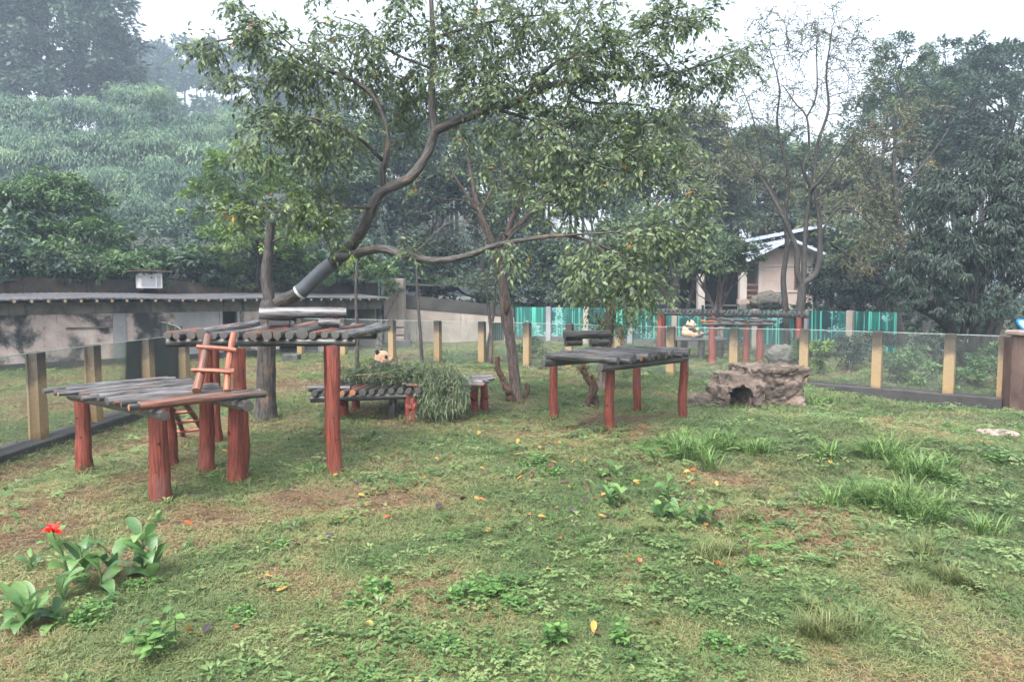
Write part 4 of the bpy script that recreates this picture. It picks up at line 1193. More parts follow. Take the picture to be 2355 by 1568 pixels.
# ------------------------------------------------------------------ trees
def px_limb(pts, r0, r1, step=.2):
    """limb through (px, py, depth) points -> smooth path and radii"""
    P = spline([D(a, b, c) for a, b, c in pts], step)
    return P, np.linspace(r0, r1, len(P))
def ell(px, py, rx, ry, dep, rd, n, g):
    """n points in an ellipsoid read off the picture"""
    c = D(px, py, dep); k = dep / F
    q = nrm(g.normal(0, 1, (n, 3))) * (g.random((n, 1)) ** .4)
    return c + q * [rx * k, rd, ry * k]
def grow(limbs, att, g, tip=.006, up=.12, gain=.012):
    """twigs from the nearest wood to every attractor"""
    NP = np.concatenate([p for p, _ in limbs]); NR = np.concatenate([r for _, r in limbs])
    d0 = np.array([np.linalg.norm(NP - a, axis=1).min() for a in att])
    cap = len(NP) + 40 * len(att)
    BP = np.zeros((cap, 3)); BR = np.zeros(cap); n = len(NP); BP[:n] = NP; BR[:n] = NR
    paths = []
    for i in np.argsort(d0):
        a = att[i]
        d_ = np.linalg.norm(BP[:n] - a, axis=1); j = int(d_.argmin()); L = d_[j]
        k = int(np.clip(L / .22, 3, 14)); t = np.linspace(0, 1, k)[:, None]
        w = g.normal(0, .07 * L, 3)
        P = BP[j] + (a - BP[j]) * t + np.sin(t * math.pi) * (w + [0, 0, up * L]) + np.sin(t * 2 * math.pi) * g.normal(0, .05 * L, 3)
        r0 = min(BR[j] * .75, tip + gain * L); rr = np.linspace(r0, tip, k)
        paths.append((P, rr)); m_ = k - 1
        BP[n:n + m_] = P[1:]; BR[n:n + m_] = rr[1:]; n += m_
    return paths
def wood(limbs, paths, name, m, parent, n0=12, rough=.05, min_r=0.0):
    mb = MB()
    for P, r in limbs: tube(mb, P, r, n0 if r[0] > .05 else 7, rough=rough)
    for P, r in paths: tube(mb, P, r, 5 if r[0] > .02 else 4)
    return mb.build(name, m, parent, smooth=True)
def sprays(paths, g, nt=3, nl=6, tl=(.25, .45), L=.15, Wd=.07, droop=.3, hang=.45):
    """leafy twiglets near each twig's end: leaf arrays"""
    pos, dr, tw = [], [], []
    for P, r in paths:
        for _ in range(nt):
            k = g.integers(max(1, len(P) // 2), len(P)); b = P[k]; t = nrm(P[-1] - P[max(0, len(P) - 3)])
            q = nrm(t * .7 + g.normal(0, .6, 3)); q[2] -= .12; l = g.uniform(*tl)
            s = np.linspace(.15, 1, nl)[:, None]
            pt = b + q * l * s + np.array([0, 0, -.12 * l]) * s ** 2
            sd = nrm(np.cross(q, [0, 0, 1.0])) * np.where(np.arange(nl) % 2 == 0, 1, -1)[:, None]
            pos.append(pt); dr.append(q * .7 + sd * .7 + np.array([0, 0, -hang]) + g.normal(0, .25, (nl, 3))); tw.append((b, b + q * l - [0, 0, .12 * l]))
    return np.concatenate(pos), np.concatenate(dr), tw

# --- the big leaning tree
g = np.random.default_rng(21)
tb0 = GP(612, 966); td = tb0[1]
T1 = empty('leaning_tree', tb0, 'big leaning tree with broad drooping leaves spreading over the platforms', 'tree')
trunk = [px_limb([(612, 985, td), (610, 940, td), (612, 860, td), (614, 770, td), (620, 715, td), (622, 690, td)], .27, .2),
         px_limb([(622, 700, td), (612, 640, td + .05), (618, 570, td + .1), (622, 512, td + .1)], .115, .085)]
trunk[0] = (trunk[0][0], np.interp(np.linspace(0, 1, len(trunk[0][0])), [0, .12, .3, .7, .9, 1], [.31, .225, .185, .175, .2, .16]))
main = px_limb([(612, 745, td), (632, 702, td), (690, 672, td - .1), (740, 625, td - .2), (790, 585, td - .3), (835, 525, td - .4), (858, 470, td - .5), (885, 435, td - .5), (940, 412, td - .5), (985, 350, td - .4), (1000, 300, td - .4)], .135, .085)
limbs = trunk + [main,
    px_limb([(1000, 305, td - .4), (992, 230, td - .3), (996, 120, td - .2), (992, 20, td), (986, -90, td)], .085, .03),
    px_limb([(1000, 302, td - .4), (1060, 275, td - .6), (1135, 250, td - .8), (1203, 230, td - 1), (1264, 198, td - 1), (1372, 183, td - .8), (1540, 172, td - .6), (1690, 118, td - .4)], .085, .014),
    px_limb([(770, 597, td - .3), (820, 585, td - .6), (870, 572, td - .9), (930, 586, td - 1.2), (1000, 600, td - 1.4), (1075, 588, td - 1.6), (1150, 562, td - 1.8), (1290, 542, td - 2), (1370, 560, td - 2.1), (1450, 600, td - 2.2)], .09, .014),
    px_limb([(882, 442, td - .5), (880, 400, td - .6), (888, 360, td - .7), (892, 318, td - .7), (870, 240, td - .7), (820, 190, td - .8), (720, 150, td - 1), (560, 90, td - 1.1), (420, 118, td - 1.2)], .06, .012),
    px_limb([(884, 372, td - .6), (860, 350, td - .8), (840, 330, td - .9), (780, 292, td - 1.2), (690, 268, td - 1.4), (590, 292, td - 1.5)], .045, .01),
    px_limb([(1203, 230, td - 1), (1270, 150, td - 1.3), (1400, 110, td - 1.4), (1500, 62, td - 1.4), (1640, 34, td - 1.4)], .04, .01),
    px_limb([(1146, 253, td - .8), (1237, 280, td - 1.2), (1294, 298, td - 1.5), (1338, 365, td - 1.7), (1473, 405, td - 1.9)], .035, .01),
    px_limb([(1300, 196, td - 1), (1338, 233, td - 1.2), (1473, 243, td - 1.4), (1554, 270, td - 1.5)], .03, .008),
    px_limb([(862, 478, td - .5), (790, 478, td - .9), (690, 484, td - 1.3), (580, 490, td - 1.6), (490, 490, td - 1.8)], .032, .008),
    px_limb([(720, 150, td - 1), (640, 80, td - 1.2), (560, 15, td - 1.2)], .02, .006),
    px_limb([(996, 160, td - .3), (900, 120, td - .2), (830, 60, td), (770, 40, td)], .03, .008),
    px_limb([(994, 90, td - .2), (1090, 60, td - .6), (1200, 40, td - .9), (1330, 30, td - 1)], .035, .008),
    px_limb([(1160, 560, td - 1.8), (1200, 520, td - 1.6), (1270, 505, td - 1.8)], .02, .008),
    px_limb([(880, 578, td - .9), (940, 590, td - 1.3), (1040, 508, td - 1), (1120, 545, td - 1.2), (1150, 590, td - 1.4)], .016, .006),
    px_limb([(1290, 542, td - 2), (1400, 535, td - 2.3), (1520, 530, td - 2.4), (1640, 545, td - 2.4)], .022, .006),
    px_limb([(1370, 560, td - 2.1), (1430, 640, td - 2.4), (1440, 690, td - 2.5)], .018, .006),
    px_limb([(620, 560, td + .1), (650, 545, td), (665, 540, td)], .03, .012), px_limb([(619, 575, td + .1), (590, 540, td), (570, 520, td)], .03, .01)]
E_ = [(470, 112, 65, 16, -1.2, .3, 12), (590, 75, 60, 42, -1.2, .5, 22), (556, 22, 24, 22, -1.2, .3, 6), (700, 135, 110, 50, -1, 1.0, 44), (820, 95, 100, 50, -.6, 1.2, 30), (860, 190, 140, 55, .2, 1.0, 46),
      (690, 195, 90, 34, -1.1, .8, 16), (655, 285, 95, 30, -1.5, .6, 22), (760, 300, 90, 36, -1.2, .8, 24), (730, 360, 100, 34, -1.3, .8, 14), (640, 482, 140, 22, -1.4, .5, 22), (740, 450, 70, 30, -1, .6, 9), (545, 490, 50, 12, -1.7, .3, 8),
      (1000, 80, 120, 90, 0, 1.6, 46), (1160, 70, 150, 80, -.6, 1.8, 62), (1060, 190, 120, 60, -.5, 1.2, 30), (1140, 190, 110, 55, -1, 1.2, 32), (1120, 215, 70, 26, -1.4, .5, 12), (1310, 85, 130, 80, -1, 1.6, 56), (1310, 195, 130, 55, -1.1, 1.4, 42),
      (1440, 130, 100, 55, -1.3, 1.1, 40), (1520, 55, 70, 34, -1.4, .6, 22), (1610, 40, 45, 20, -1.4, .3, 9), (1560, 175, 80, 30, -.8, .7, 22), (1680, 130, 36, 30, -.5, .4, 9), (1640, 175, 60, 26, -.8, .5, 12), (1410, 265, 130, 42, -1.4, 1, 34), (1530, 272, 45, 30, -1.5, .5, 9),
      (1320, 340, 80, 45, -1.6, .8, 16), (1430, 375, 80, 50, -1.9, .8, 22), (1470, 320, 50, 36, -1.7, .6, 9), (1500, 400, 50, 36, -1.9, .4, 7), (1440, 560, 100, 45, -2.3, .9, 26), (1560, 540, 80, 34, -2.4, .8, 20), (1410, 635, 90, 42, -2.4, .8, 26), (1480, 660, 60, 36, -2.5, .6, 12), (1340, 600, 60, 40, -2.1, .7, 10),
      (1180, -50, 420, 60, -.5, 2.2, 60), (820, -40, 200, 50, -.5, 1.2, 18), (940, 330, 50, 40, .9, .4, 6), (1080, 290, 60, 24, .4, .5, 6), (830, 590, 40, 25, -.8, .4, 5), (940, 575, 30, 30, -1.2, .3, 4), (1200, 600, 60, 40, -1.8, .6, 5), (1240, 400, 120, 70, -1.2, 1, 10), (720, 510, 80, 30, -1.2, .6, 8), (950, 240, 110, 50, .9, .8, 22), (1220, 300, 110, 60, -1.2, 1, 28), (1290, 440, 110, 70, -1.6, 1, 26), (1180, 420, 90, 70, -1.2, 1, 14), (1540, 360, 60, 50, -1.8, .6, 12), (560, 200, 60, 24, -1.3, .4, 8), (600, 330, 60, 40, -1.5, .5, 10), (1600, 470, 60, 40, -2.2, .6, 10)]
att = np.concatenate([ell(a, b, c, d_, td + e, f, n, g) for a, b, c, d_, e, f, n in E_])
paths = grow(limbs, att, g)
wood(limbs, paths, 'trunk', M['bark_dark'], T1, 16)
pos, dr, tw = sprays(paths, g, 5, 6, (.24, .52), hang=.4)
mb = MB()
for a, b in tw: tube(mb, [a, b], [.004, .002], 3)
mb.build('twigs', M['bark_dark'], T1)
n = len(pos); sel = g.random(n); yl = (pos[:, 2] < 4.6) & (pos[:, 0] < -2.5)
kind = np.where(sel < .003, 2, np.where((sel < .035) | (yl & (sel < .4)), 1, 0))
mb = MB()
for k in range(3):
    q = kind == k; c = int(q.sum())
    leaves(mb, pos[q], dr[q], np.tile([0, 0, 1.0], (c, 1)) + g.normal(0, .45, (c, 3)), g.uniform(.085, .15, c), g.uniform(.04, .066, c), np.clip(g.normal(.5, .26, c), 0, 1), fold=.12, droop=.22, mat=k)
mb.build('crown', [M['lf_main'], M['lf_yellow'], M['lf_autumn']], T1)
# grey sleeve wrapped round the leaning limb
P, rr = main
i0 = int(np.argmin(np.linalg.norm(P - D(690, 672, td - .1), axis=1))); i1 = int(np.argmin(np.linalg.norm(P - D(766, 606, td - .25), axis=1)))
mb = MB(); tube(mb, P[i0:i1 + 1], rr[i0:i1 + 1] * 1.12 + .012, 18); mb.build('sleeve', M['sleeve'], T1, smooth=True)
mb = MB(); tube(mb, [P[i0] - (P[i0 + 1] - P[i0]) * .12, P[i0] + (P[i0 + 1] - P[i0]) * .12], rr[i0] * 1.12 + .018, 18); mb.build('tape_band', M['tape'], T1, smooth=True)

# --- tree with forked pale trunk behind it
g = np.random.default_rng(22)
b0 = GP(1186, 922); d2 = b0[1]
T2 = empty('forked_tree', b0, 'slender tree with scarred grey trunk and pale forked limbs behind the bamboo heap', 'tree')
limbs = [px_limb([(1186, 935, d2), (1184, 890, d2), (1178, 820, d2), (1166, 740, d2), (1160, 690, d2), (1156, 640, d2), (1146, 590, d2)], .16, .12),
         px_limb([(1146, 600, d2), (1125, 545, d2), (1100, 485, d2 + .2), (1086, 420, d2 + .4), (1070, 330, d2 + .6)], .10, .02),
         px_limb([(1150, 600, d2), (1165, 540, d2 + .1), (1190, 470, d2 + .2), (1225, 380, d2 + .3), (1250, 290, d2 + .4)], .085, .02),
         px_limb([(1165, 545, d2), (1230, 480, d2 + .4), (1290, 430, d2 + .8), (1370, 398, d2 + 1.2)], .07, .02),
         px_limb([(1240, 475, d2 + .4), (1310, 420, d2), (1350, 380, d2 - .4)], .05, .02),
         px_limb([(1098, 482, d2 + .2), (1060, 430, d2 + .4), (1030, 380, d2 + .5)], .05, .015), px_limb([(1104, 490, d2 + .2), (1135, 430, d2 + .5), (1165, 390, d2 + .7)], .04, .012),
         px_limb([(1112, 500, d2 + .2), (1060, 460, d2), (1010, 465, d2 - .2)], .03, .01)]
limbs[0] = (limbs[0][0], np.interp(np.linspace(0, 1, len(limbs[0][0])), [0, .12, .5, .62, .68, .8, 1], [.19, .135, .115, .15, .13, .115, .105]))
att = np.concatenate([ell(*a, g) for a in [(1080, 330, 110, 80, d2 + .5, 1.2, 26), (1220, 320, 120, 90, d2 + .3, 1.4, 30), (1340, 400, 110, 70, d2 + .6, 1.2, 24), (1250, 560, 90, 60, d2 - .2, 1, 12), (1000, 420, 80, 60, d2, 1, 10), (1330, 640, 90, 60, d2 - .2, .8, 16), (1160, 440, 100, 60, d2 + .3, 1, 12)]])
paths = grow(limbs, att, g, up=.05)
wood(limbs, paths, 'trunk', M['bark_pale'], T2, 14, .07)
pos, dr, tw = sprays(paths, g, 2, 5, (.22, .4), hang=.4); n = len(pos)
mb = MB(); leaves(mb, pos, dr, np.tile([0, 0, 1.0], (n, 1)) + g.normal(0, .5, (n, 3)), g.uniform(.10, .16, n), g.uniform(.045, .07, n), np.clip(g.normal(.45, .26, n), 0, 1), mat=0)
q = g.random(n) < .03
leaves(mb, pos[q] + .05, dr[q], np.tile([0, 0, 1.0], (q.sum(), 1)), .13, .06, .3, mat=1)
mb.build('crown', [M['lf_main'], M['lf_autumn']], T2)
c = D(1163, 708, d2 - .15)
mb = MB(); tube(mb, [c + [0, .03, -.16], c + [0, -.03, -.05], c + [.01, -.03, .07], c + [0, .03, .16]], [.03, .075, .08, .03], 9, rough=.2); mb.build('scar', M['bark_stump'], T2, smooth=True)

# --- gnarled stumps
def stump(base_px, chains, label, m='bark_stump', tangle=None):
    b = GP(*base_px); o = empty('gnarled_stump', b, label, 'stump'); mb = MB(); g_ = np.random.default_rng(int(base_px[0]))
    for pts, r0, r1 in chains:
        P = spline([D(x_, y_, b[1] + e) for x_, y_, e in pts], .05); P += g_.normal(0, .012, P.shape)
        tube(mb, P, np.linspace(r0, r1, len(P)) * g_.uniform(.8, 1.25, len(P)), 9, rough=.18)
    mb.build('trunk', M[m], o, smooth=True)
    if tangle:
        mb = MB()
        for cx, cy, rr, n_ in tangle:
            c0 = D(cx, cy, b[1])
            for _ in range(n_):
                a = c0 + g_.normal(0, rr * .5, 3); e = a + nrm(g_.normal(0, 1, 3)) * rr * g_.uniform(.6, 1.4)
                tube(mb, [a, (a + e) / 2 + g_.normal(0, .04, 3), e], [.014, .012, .005], 5)
        mb.build('dead_roots', M['stem_dry'], o)
stump((1172, 922), [([(1176, 930, -.1), (1170, 900, -.2), (1158, 880, -.2), (1152, 862, -.2), (1143, 845, -.2), (1144, 822, -.2)], .1, .055), ([(1152, 862, -.2), (1165, 880, -.2)], .05, .05)], 'gnarled dead stump leaning at the foot of the slender tree', tangle=[(1143, 828, .08, 12)])
stump((1206, 920), [([(1202, 926, -.05), (1208, 908, -.1), (1214, 896, -.1), (1208, 882, -.1)], .08, .04)], 'short knobby stump beside the slender tree trunk')
stump((1355, 937), [([(1348, 942, 0), (1356, 915, 0), (1362, 890, 0), (1352, 872, 0), (1344, 856, 0), (1340, 842, 0)], .085, .06), ([(1368, 938, .1), (1368, 905, .1), (1366, 884, .05), (1358, 870, 0)], .075, .05)], 'twin gnarled stump with tangled dead roots under the east platform', tangle=[(1342, 842, .14, 40), (1366, 870, .08, 16)])
st = GP(1386, 897)
T3 = empty('small_tree', st, 'small tree with gnarled grey trunk and hanging pale green leaves behind the east platform', 'tree')
g = np.random.default_rng(31); ds = st[1]
limbs = [px_limb([(1384, 905, ds), (1388, 850, ds), (1398, 770, ds), (1404, 720, ds), (1408, 680, ds), (1420, 640, ds)], .14, .05),
         px_limb([(1404, 725, ds), (1440, 700, ds - .2), (1480, 700, ds - .3), (1510, 720, ds - .4)], .04, .01), px_limb([(1404, 700, ds), (1370, 690, ds - .2), (1330, 700, ds - .3)], .03, .01)]
limbs[0] = (limbs[0][0], np.interp(np.linspace(0, 1, len(limbs[0][0])), [0, .1, .5, .7, 1], [.2, .14, .14, .15, .05]))
att = np.concatenate([ell(*a, g) for a in [(1450, 710, 55, 40, ds - .3, .5, 34), (1420, 750, 60, 20, ds - .2, .5, 18), (1360, 740, 50, 30, ds, .5, 14), (1390, 670, 70, 40, ds - .2, .6, 26), (1490, 690, 30, 30, ds - .4, .4, 12), (1340, 690, 40, 40, ds, .5, 12)]])
paths = grow(limbs, att, g, up=.0)
wood(limbs, paths, 'trunk', M['bark_brown'], T3, 12, .1)
pos, dr, tw = sprays(paths, g, 3, 6, (.18, .32), hang=.5); n = len(pos)
mb = MB(); leaves(mb, pos, dr, np.tile([0, 0, 1.0], (n, 1)) + g.normal(0, .4, (n, 3)), g.uniform(.07, .12, n), g.uniform(.03, .045, n), np.clip(g.normal(.6, .25, n), 0, 1)); mb.build('crown', M['lf_shrub'], T3)
mb = MB(); c0 = D(1386, 765, ds - .15)
for k in range(6):
    tube(mb, spline([c0 + g.normal(0, .1, 3) - [0, 0, .15], c0 + g.normal(0, .12, 3), c0 + g.normal(0, .15, 3) + [0, 0, .12]], .05), .035, 7, rough=.3)
for k in range(30):
    a = D(1385 + g.uniform(-25, 45), 765 + g.uniform(-35, 35), ds - .18); tube(mb, [a, a + g.normal(0, .09, 3)], [.012, .004], 4)
mb.build('burl', M['bark_stump'], T3, smooth=True)

# --- slender dark saplings with whorled leaves
def sapling(base_px, pts, r0, whorls, label, seed, m='bark_dark', lm='lf_blackish', Lf=.2):
    g_ = np.random.default_rng(seed); b = GP(*base_px); o = empty('slender_sapling', b, label, 'sapling')
    dp = b[1]; limbs = [px_limb([(x_, y_, dp + e) for x_, y_, e in pts], r0, r0 * .45)]
    mb = MB(); P_ = []
    att = np.concatenate([ell(cx, cy, rx, ry, dp + e, rd, n_, g_) for cx, cy, rx, ry, e, rd, n_ in whorls])
    paths = grow(limbs, att, g_, tip=.008, up=-.05)
    wood(limbs, paths, 'trunk', M[m], o, 9, .06)
    pos, dr = [], []
    for a in att:
        k = 11; an = np.arange(k) * 2.399 + g_.random() * 6; el = g_.uniform(-.25, .5, k)
        dr.append(np.stack([np.cos(an), np.sin(an), el], 1)); pos.append(a + g_.normal(0, .03, (k, 3)))
    pos, dr = np.concatenate(pos), np.concatenate(dr); n_ = len(pos)
    leaves(mb, pos, dr, np.tile([0, 0, 1.0], (n_, 1)) + g_.normal(0, .2, (n_, 3)), g_.uniform(.8, 1.2, n_) * Lf, Lf * .28, np.clip(g_.normal(.5, .28, n_), 0, 1), droop=.25)
    mb.build('crown', M[lm], o)
sapling((820, 848), [(820, 855, 0), (821, 780, 0), (818, 680, 0), (820, 600, 0), (824, 520, .2)], .075, [(840, 500, 70, 50, 0, .8, 26)], 'straight dark sapling trunk beside the tall platform seat', 1)
sapling((968, 838), [(970, 845, 0), (967, 780, 0), (961, 700, 0), (958, 640, 0), (960, 560, .2)], .075, [(965, 560, 70, 50, 0, .9, 40), (1010, 500, 80, 50, .3, 1.0, 44)], 'thin mossy sapling with whorled dark leaves behind the panda', 2)
sapling((1128, 838), [(1126, 845, 0), (1130, 780, 0), (1122, 700, 0), (1112, 640, 0), (1110, 560, 0)], .075, [(1090, 540, 90, 60, 0, 1, 56), (1140, 500, 80, 50, .4, 1, 44), (1180, 600, 70, 40, 0, .9, 28), (1050, 620, 60, 40, -.2, .7, 22), (1120, 650, 60, 40, -.3, .7, 20)], 'dark sapling with glossy whorled leaves next to the slender tree', 3)
sapling((1118, 834), [(1118, 842, .3), (1122, 790, .3), (1135, 720, .3), (1140, 640, .3), (1150, 540, .3)], .06, [(1240, 500, 70, 60, .5, 1, 30), (1160, 450, 80, 40, .5, .9, 26)], 'leaning dark sapling crossing another behind the gnarled stump', 4)

# --- generic leafy crowns
def crown_leaves(mb, blobs, n, L, Wd, g_, style='broad', clump=.32, mat=0, per=70):
    """leaf clumps spread over and through overlapping ellipsoids; blobs: centre, radii"""
    vol = np.array([r_[0] * r_[2] for _, r_ in blobs]); k = np.maximum(1, (n * vol / vol.sum()).astype(int))
    for (c, r_), m_ in zip(blobs, k):
        c = np.asarray(c); r_ = np.asarray(r_)
        nc = max(3, m_ // per)
        q = nrm(g_.normal(0, 1, (nc, 3))); q[:, 2] = np.where(q[:, 2] < -.35, -q[:, 2], q[:, 2])
        rad = g_.uniform(.55, 1.05, (nc, 1)); cc = c + q * rad * r_
        cs = clump * float(np.mean(r_)) * g_.uniform(.5, 1.2, (nc, 1))
        tone = np.clip(g_.normal(.45, .26, nc), 0, 1)
        i_ = np.repeat(np.arange(nc), per); N = len(i_)
        off = nrm(g_.normal(0, 1, (N, 3)) + [0, 0, .35]) * g_.uniform(.45, 1.05, (N, 1)) * [1, 1, .72]
        pos = cc[i_] + off * cs[i_]
        out_ = nrm(off + q[i_] * .9)
        if style == 'bamboo':
            dr = out_ * .55 + np.array([0, 0, -.75]) + g_.normal(0, .3, (N, 3))
            up_ = out_ + [0, 0, .3] + g_.normal(0, .3, (N, 3))
        else:
            dr = out_ * [1, 1, .5] + [0, 0, -.25] + g_.normal(0, .45, (N, 3))
            up_ = np.array([0, 0, .7]) + out_ * .8 + g_.normal(0, .35, (N, 3))
        leaves(mb, pos, dr, up_, L * g_.uniform(.7, 1.3, N), Wd * g_.uniform(.8, 1.2, N), np.clip(tone[i_] + g_.normal(0, .13, N), 0, 1), simple=True, droop=.15, mat=mat)
def pxb(px, py, rx, ry, dep, rd=None):
    k = dep / F; return D(px, py, dep), (rx * k, rd if rd else (rx + ry) * .5 * k * .8, ry * k)
def leafy_tree(nm, blobs, n, L, Wd, lm, label, seed, style='broad', trunk_r=.16, cat='tree', group=None, bm_='bark_far', multi=1, base=None, clump=.32, extra=None):
    g_ = np.random.default_rng(seed); B_ = [pxb(*b) for b in blobs]
    cx = np.mean([b[0] for b in B_], axis=0)
    bx, by = (cx[0], cx[1] + .2) if base is None else base
    bz = place_z(bx, by); o = empty(nm, (bx, by, bz), label, cat, group)
    mb = MB(); mid = np.array([bx, by, bz])
    for c, r_ in B_:
        for _ in range(multi):
            s = np.array([bx, by, bz - .2]) + [g_.normal(0, .12) * multi, g_.normal(0, .12) * multi, 0]
            e = np.asarray(c) + g_.normal(0, .2, 3) * r_
            m_ = lerp(s, e, .5) + g_.normal(0, .12, 3) * np.linalg.norm(e - s) * [1, 1, .2]; m_[:2] = lerp(m_[:2], s[:2], .35)
            P = spline([s, m_, e], .5); tube(mb, P, np.linspace(trunk_r, trunk_r * .25, len(P)), 7)
            for _k in range(9):
                j = g_.integers(len(P) // 2, len(P)); e2 = np.asarray(c) + nrm(g_.normal(0, 1, 3)) * r_ * .85
                tube(mb, [P[j], lerp(P[j], e2, .5) + g_.normal(0, .1, 3), e2], [trunk_r * .3, trunk_r * .18, trunk_r * .06], 4)
    mb.build('trunk', M[bm_], o, smooth=True)
    mb = MB(); crown_leaves(mb, B_, n, L, Wd, g_, style, clump); mb.build('crown', M[lm], o)
    return o

# hillside, far to near
leafy_tree('round_tree', [(110, 90, 200, 160, 112, 10), (-60, 120, 160, 180, 112, 10), (230, 190, 80, 80, 110, 7), (120, 210, 150, 60, 108, 7)], 32000, 1.0, .54, 'lf_round', 'huge round dark tree towering at the top of the misty hill', 50, trunk_r=.6, clump=.24)
BC = [(40, 320, 110, 80, 42), (190, 300, 110, 70, 43), (330, 270, 70, 70, 44), (420, 330, 90, 60, 44), (540, 320, 90, 60, 46), (640, 330, 80, 60, 46), (300, 380, 110, 80, 39), (130, 400, 120, 80, 38), (470, 410, 110, 70, 40), (20, 420, 90, 80, 37),
      (390, 470, 100, 70, 36.5), (250, 450, 90, 60, 37), (560, 390, 90, 60, 41), (345, 500, 60, 50, 34.5)]
for k, (a, b, c, e, dep) in enumerate(BC):
    dep = dep * 2.15
    g_ = np.random.default_rng(300 + k); p = D(a, b, dep); base_ = (p[0] + .5, p[1] + 1.0); zb = place_z(*base_)
    o = empty('bamboo_clump', (base_[0], base_[1], zb), 'drooping green bamboo clump on the misty slope behind the shed', 'bamboo', 'bamboo clumps on the slope')
    mb = MB(); r_ = np.array([c, 0, e]) * dep / F
    for _ in range(12):
        s = np.array([base_[0], base_[1], zb - .2]) + g_.normal(0, .4, 3) * [1, 1, 0]; t_ = p + g_.normal(0, .55, 3) * [r_[0], 1.5, r_[2]]
        P = spline([s, lerp(s, t_, .6) + [0, 0, .8], t_], .7); tube(mb, P, np.linspace(.06, .02, len(P)), 5)
    mb.build('culms', M['stem'], o)
    mb = MB(); crown_leaves(mb, [pxb(a, b, c, e, dep, 4.5), pxb(a + c * .3, b - e * .5, c * .5, e * .5, dep, 3), pxb(a - c * .4, b + e * .4, c * .5, e * .5, dep - 2, 3)], 9500, .66, .16, g_, 'bamboo', .5, per=190); mb.build('foliage', M['lf_bamboo'], o)
# far misty wood on the ridge: one mass
g = np.random.default_rng(77); mb = MB(); mw = MB()
fb = []
for k in range(90):
    a = g.uniform(240, 780); dep = g.uniform(170, 240); top = 105 + g.uniform(-25, 150) if a < 640 else g.uniform(150, 280)
    fb.append(pxb(a, top + 45, g.uniform(30, 55), g.uniform(30, 50), dep, 5))
    p = D(a, top + 60, dep); zb = place_z(p[0], p[1]); tube(mw, [(p[0], p[1], min(zb, p[2] - 3) - .5), p], [.3, .15], 5)
for k in range(64):
    a = g.uniform(650, 2500); dep = g.uniform(62, 82); top = 400 + 40 * math.sin(a * .01) + g.uniform(-40, 40) - (150 if a > 2000 else 0)
    fb.append(pxb(a, top, g.uniform(60, 90), g.uniform(60, 90), dep, 3)); p = D(a, top, dep); tube(mw, [(p[0], p[1], place_z(p[0], p[1]) - .5), p], [.25, .1], 5)
crown_leaves(mb, fb[:90], 40000, 1.6, .9, g, clump=.4)
crown_leaves(mb, fb[90:], 36000, .6, .32, g, clump=.4)
fo = mb.build('forest', M['lf_round']); tag(fo, 'hazy wood far up the slope, fading into mist', 'forest', kind='stuff')
fo = mw.build('forest_trunks', M['bark_far']); tag(fo, 'pale thin trunks of the hazy far wood', 'forest', kind='stuff')

# undergrowth cloaking the slope and the ground behind the yards: one mass
g = np.random.default_rng(78); mb = MB(); ub = []
for k in range(620):
    t_ = g.uniform(-30, 70); s_ = 3.5 + g.random() ** 1.7 * 90; x_, y_ = SA[0] + SD[0] * t_ + SN[0] * s_, SA[1] + SD[1] * t_ + SN[1] * s_
    z_ = float(hill_z(x_, y_)); rr_ = g.uniform(1.1, 2.2) * (1 + s_ / 50); ub.append(((x_, y_, z_ + rr_ * .35), (rr_, rr_, rr_ * .75)))
for k in range(130):
    x_, y_ = g.uniform(0, 46), g.uniform(40, 62)
    if s_of(x_, y_) < 3 and not (8 < x_ < 26 and y_ < 53): ub.append(((x_, y_, .8), (2.4, 2.0, g.uniform(1.2, 2.6))))
for k in range(26):
    x_ = g.uniform(-7, 3); ub.append(((x_, g.uniform(39, 43), .9), (1.6, 1.2, g.uniform(1.0, 1.7))))
for k in range(40):
    x_ = g.uniform(12, 24); ub.append(((x_, g.uniform(54, 60), g.uniform(2, 5)), (2.6, 1.5, 2.2)))
for k in range(30):
    x_ = g.uniform(14, 30); ub.append(((x_, 40 - x_ * .55 + g.uniform(1.5, 4), .6), (1.2, 1.0, g.uniform(.7, 1.3))))
crown_leaves(mb, ub, 80000, .36, .17, g, clump=.4, per=40)
tag(mb.build('undergrowth', M['lf_round']), 'tangled green undergrowth covering the slope and the ground beyond the yards', 'undergrowth', kind='stuff')

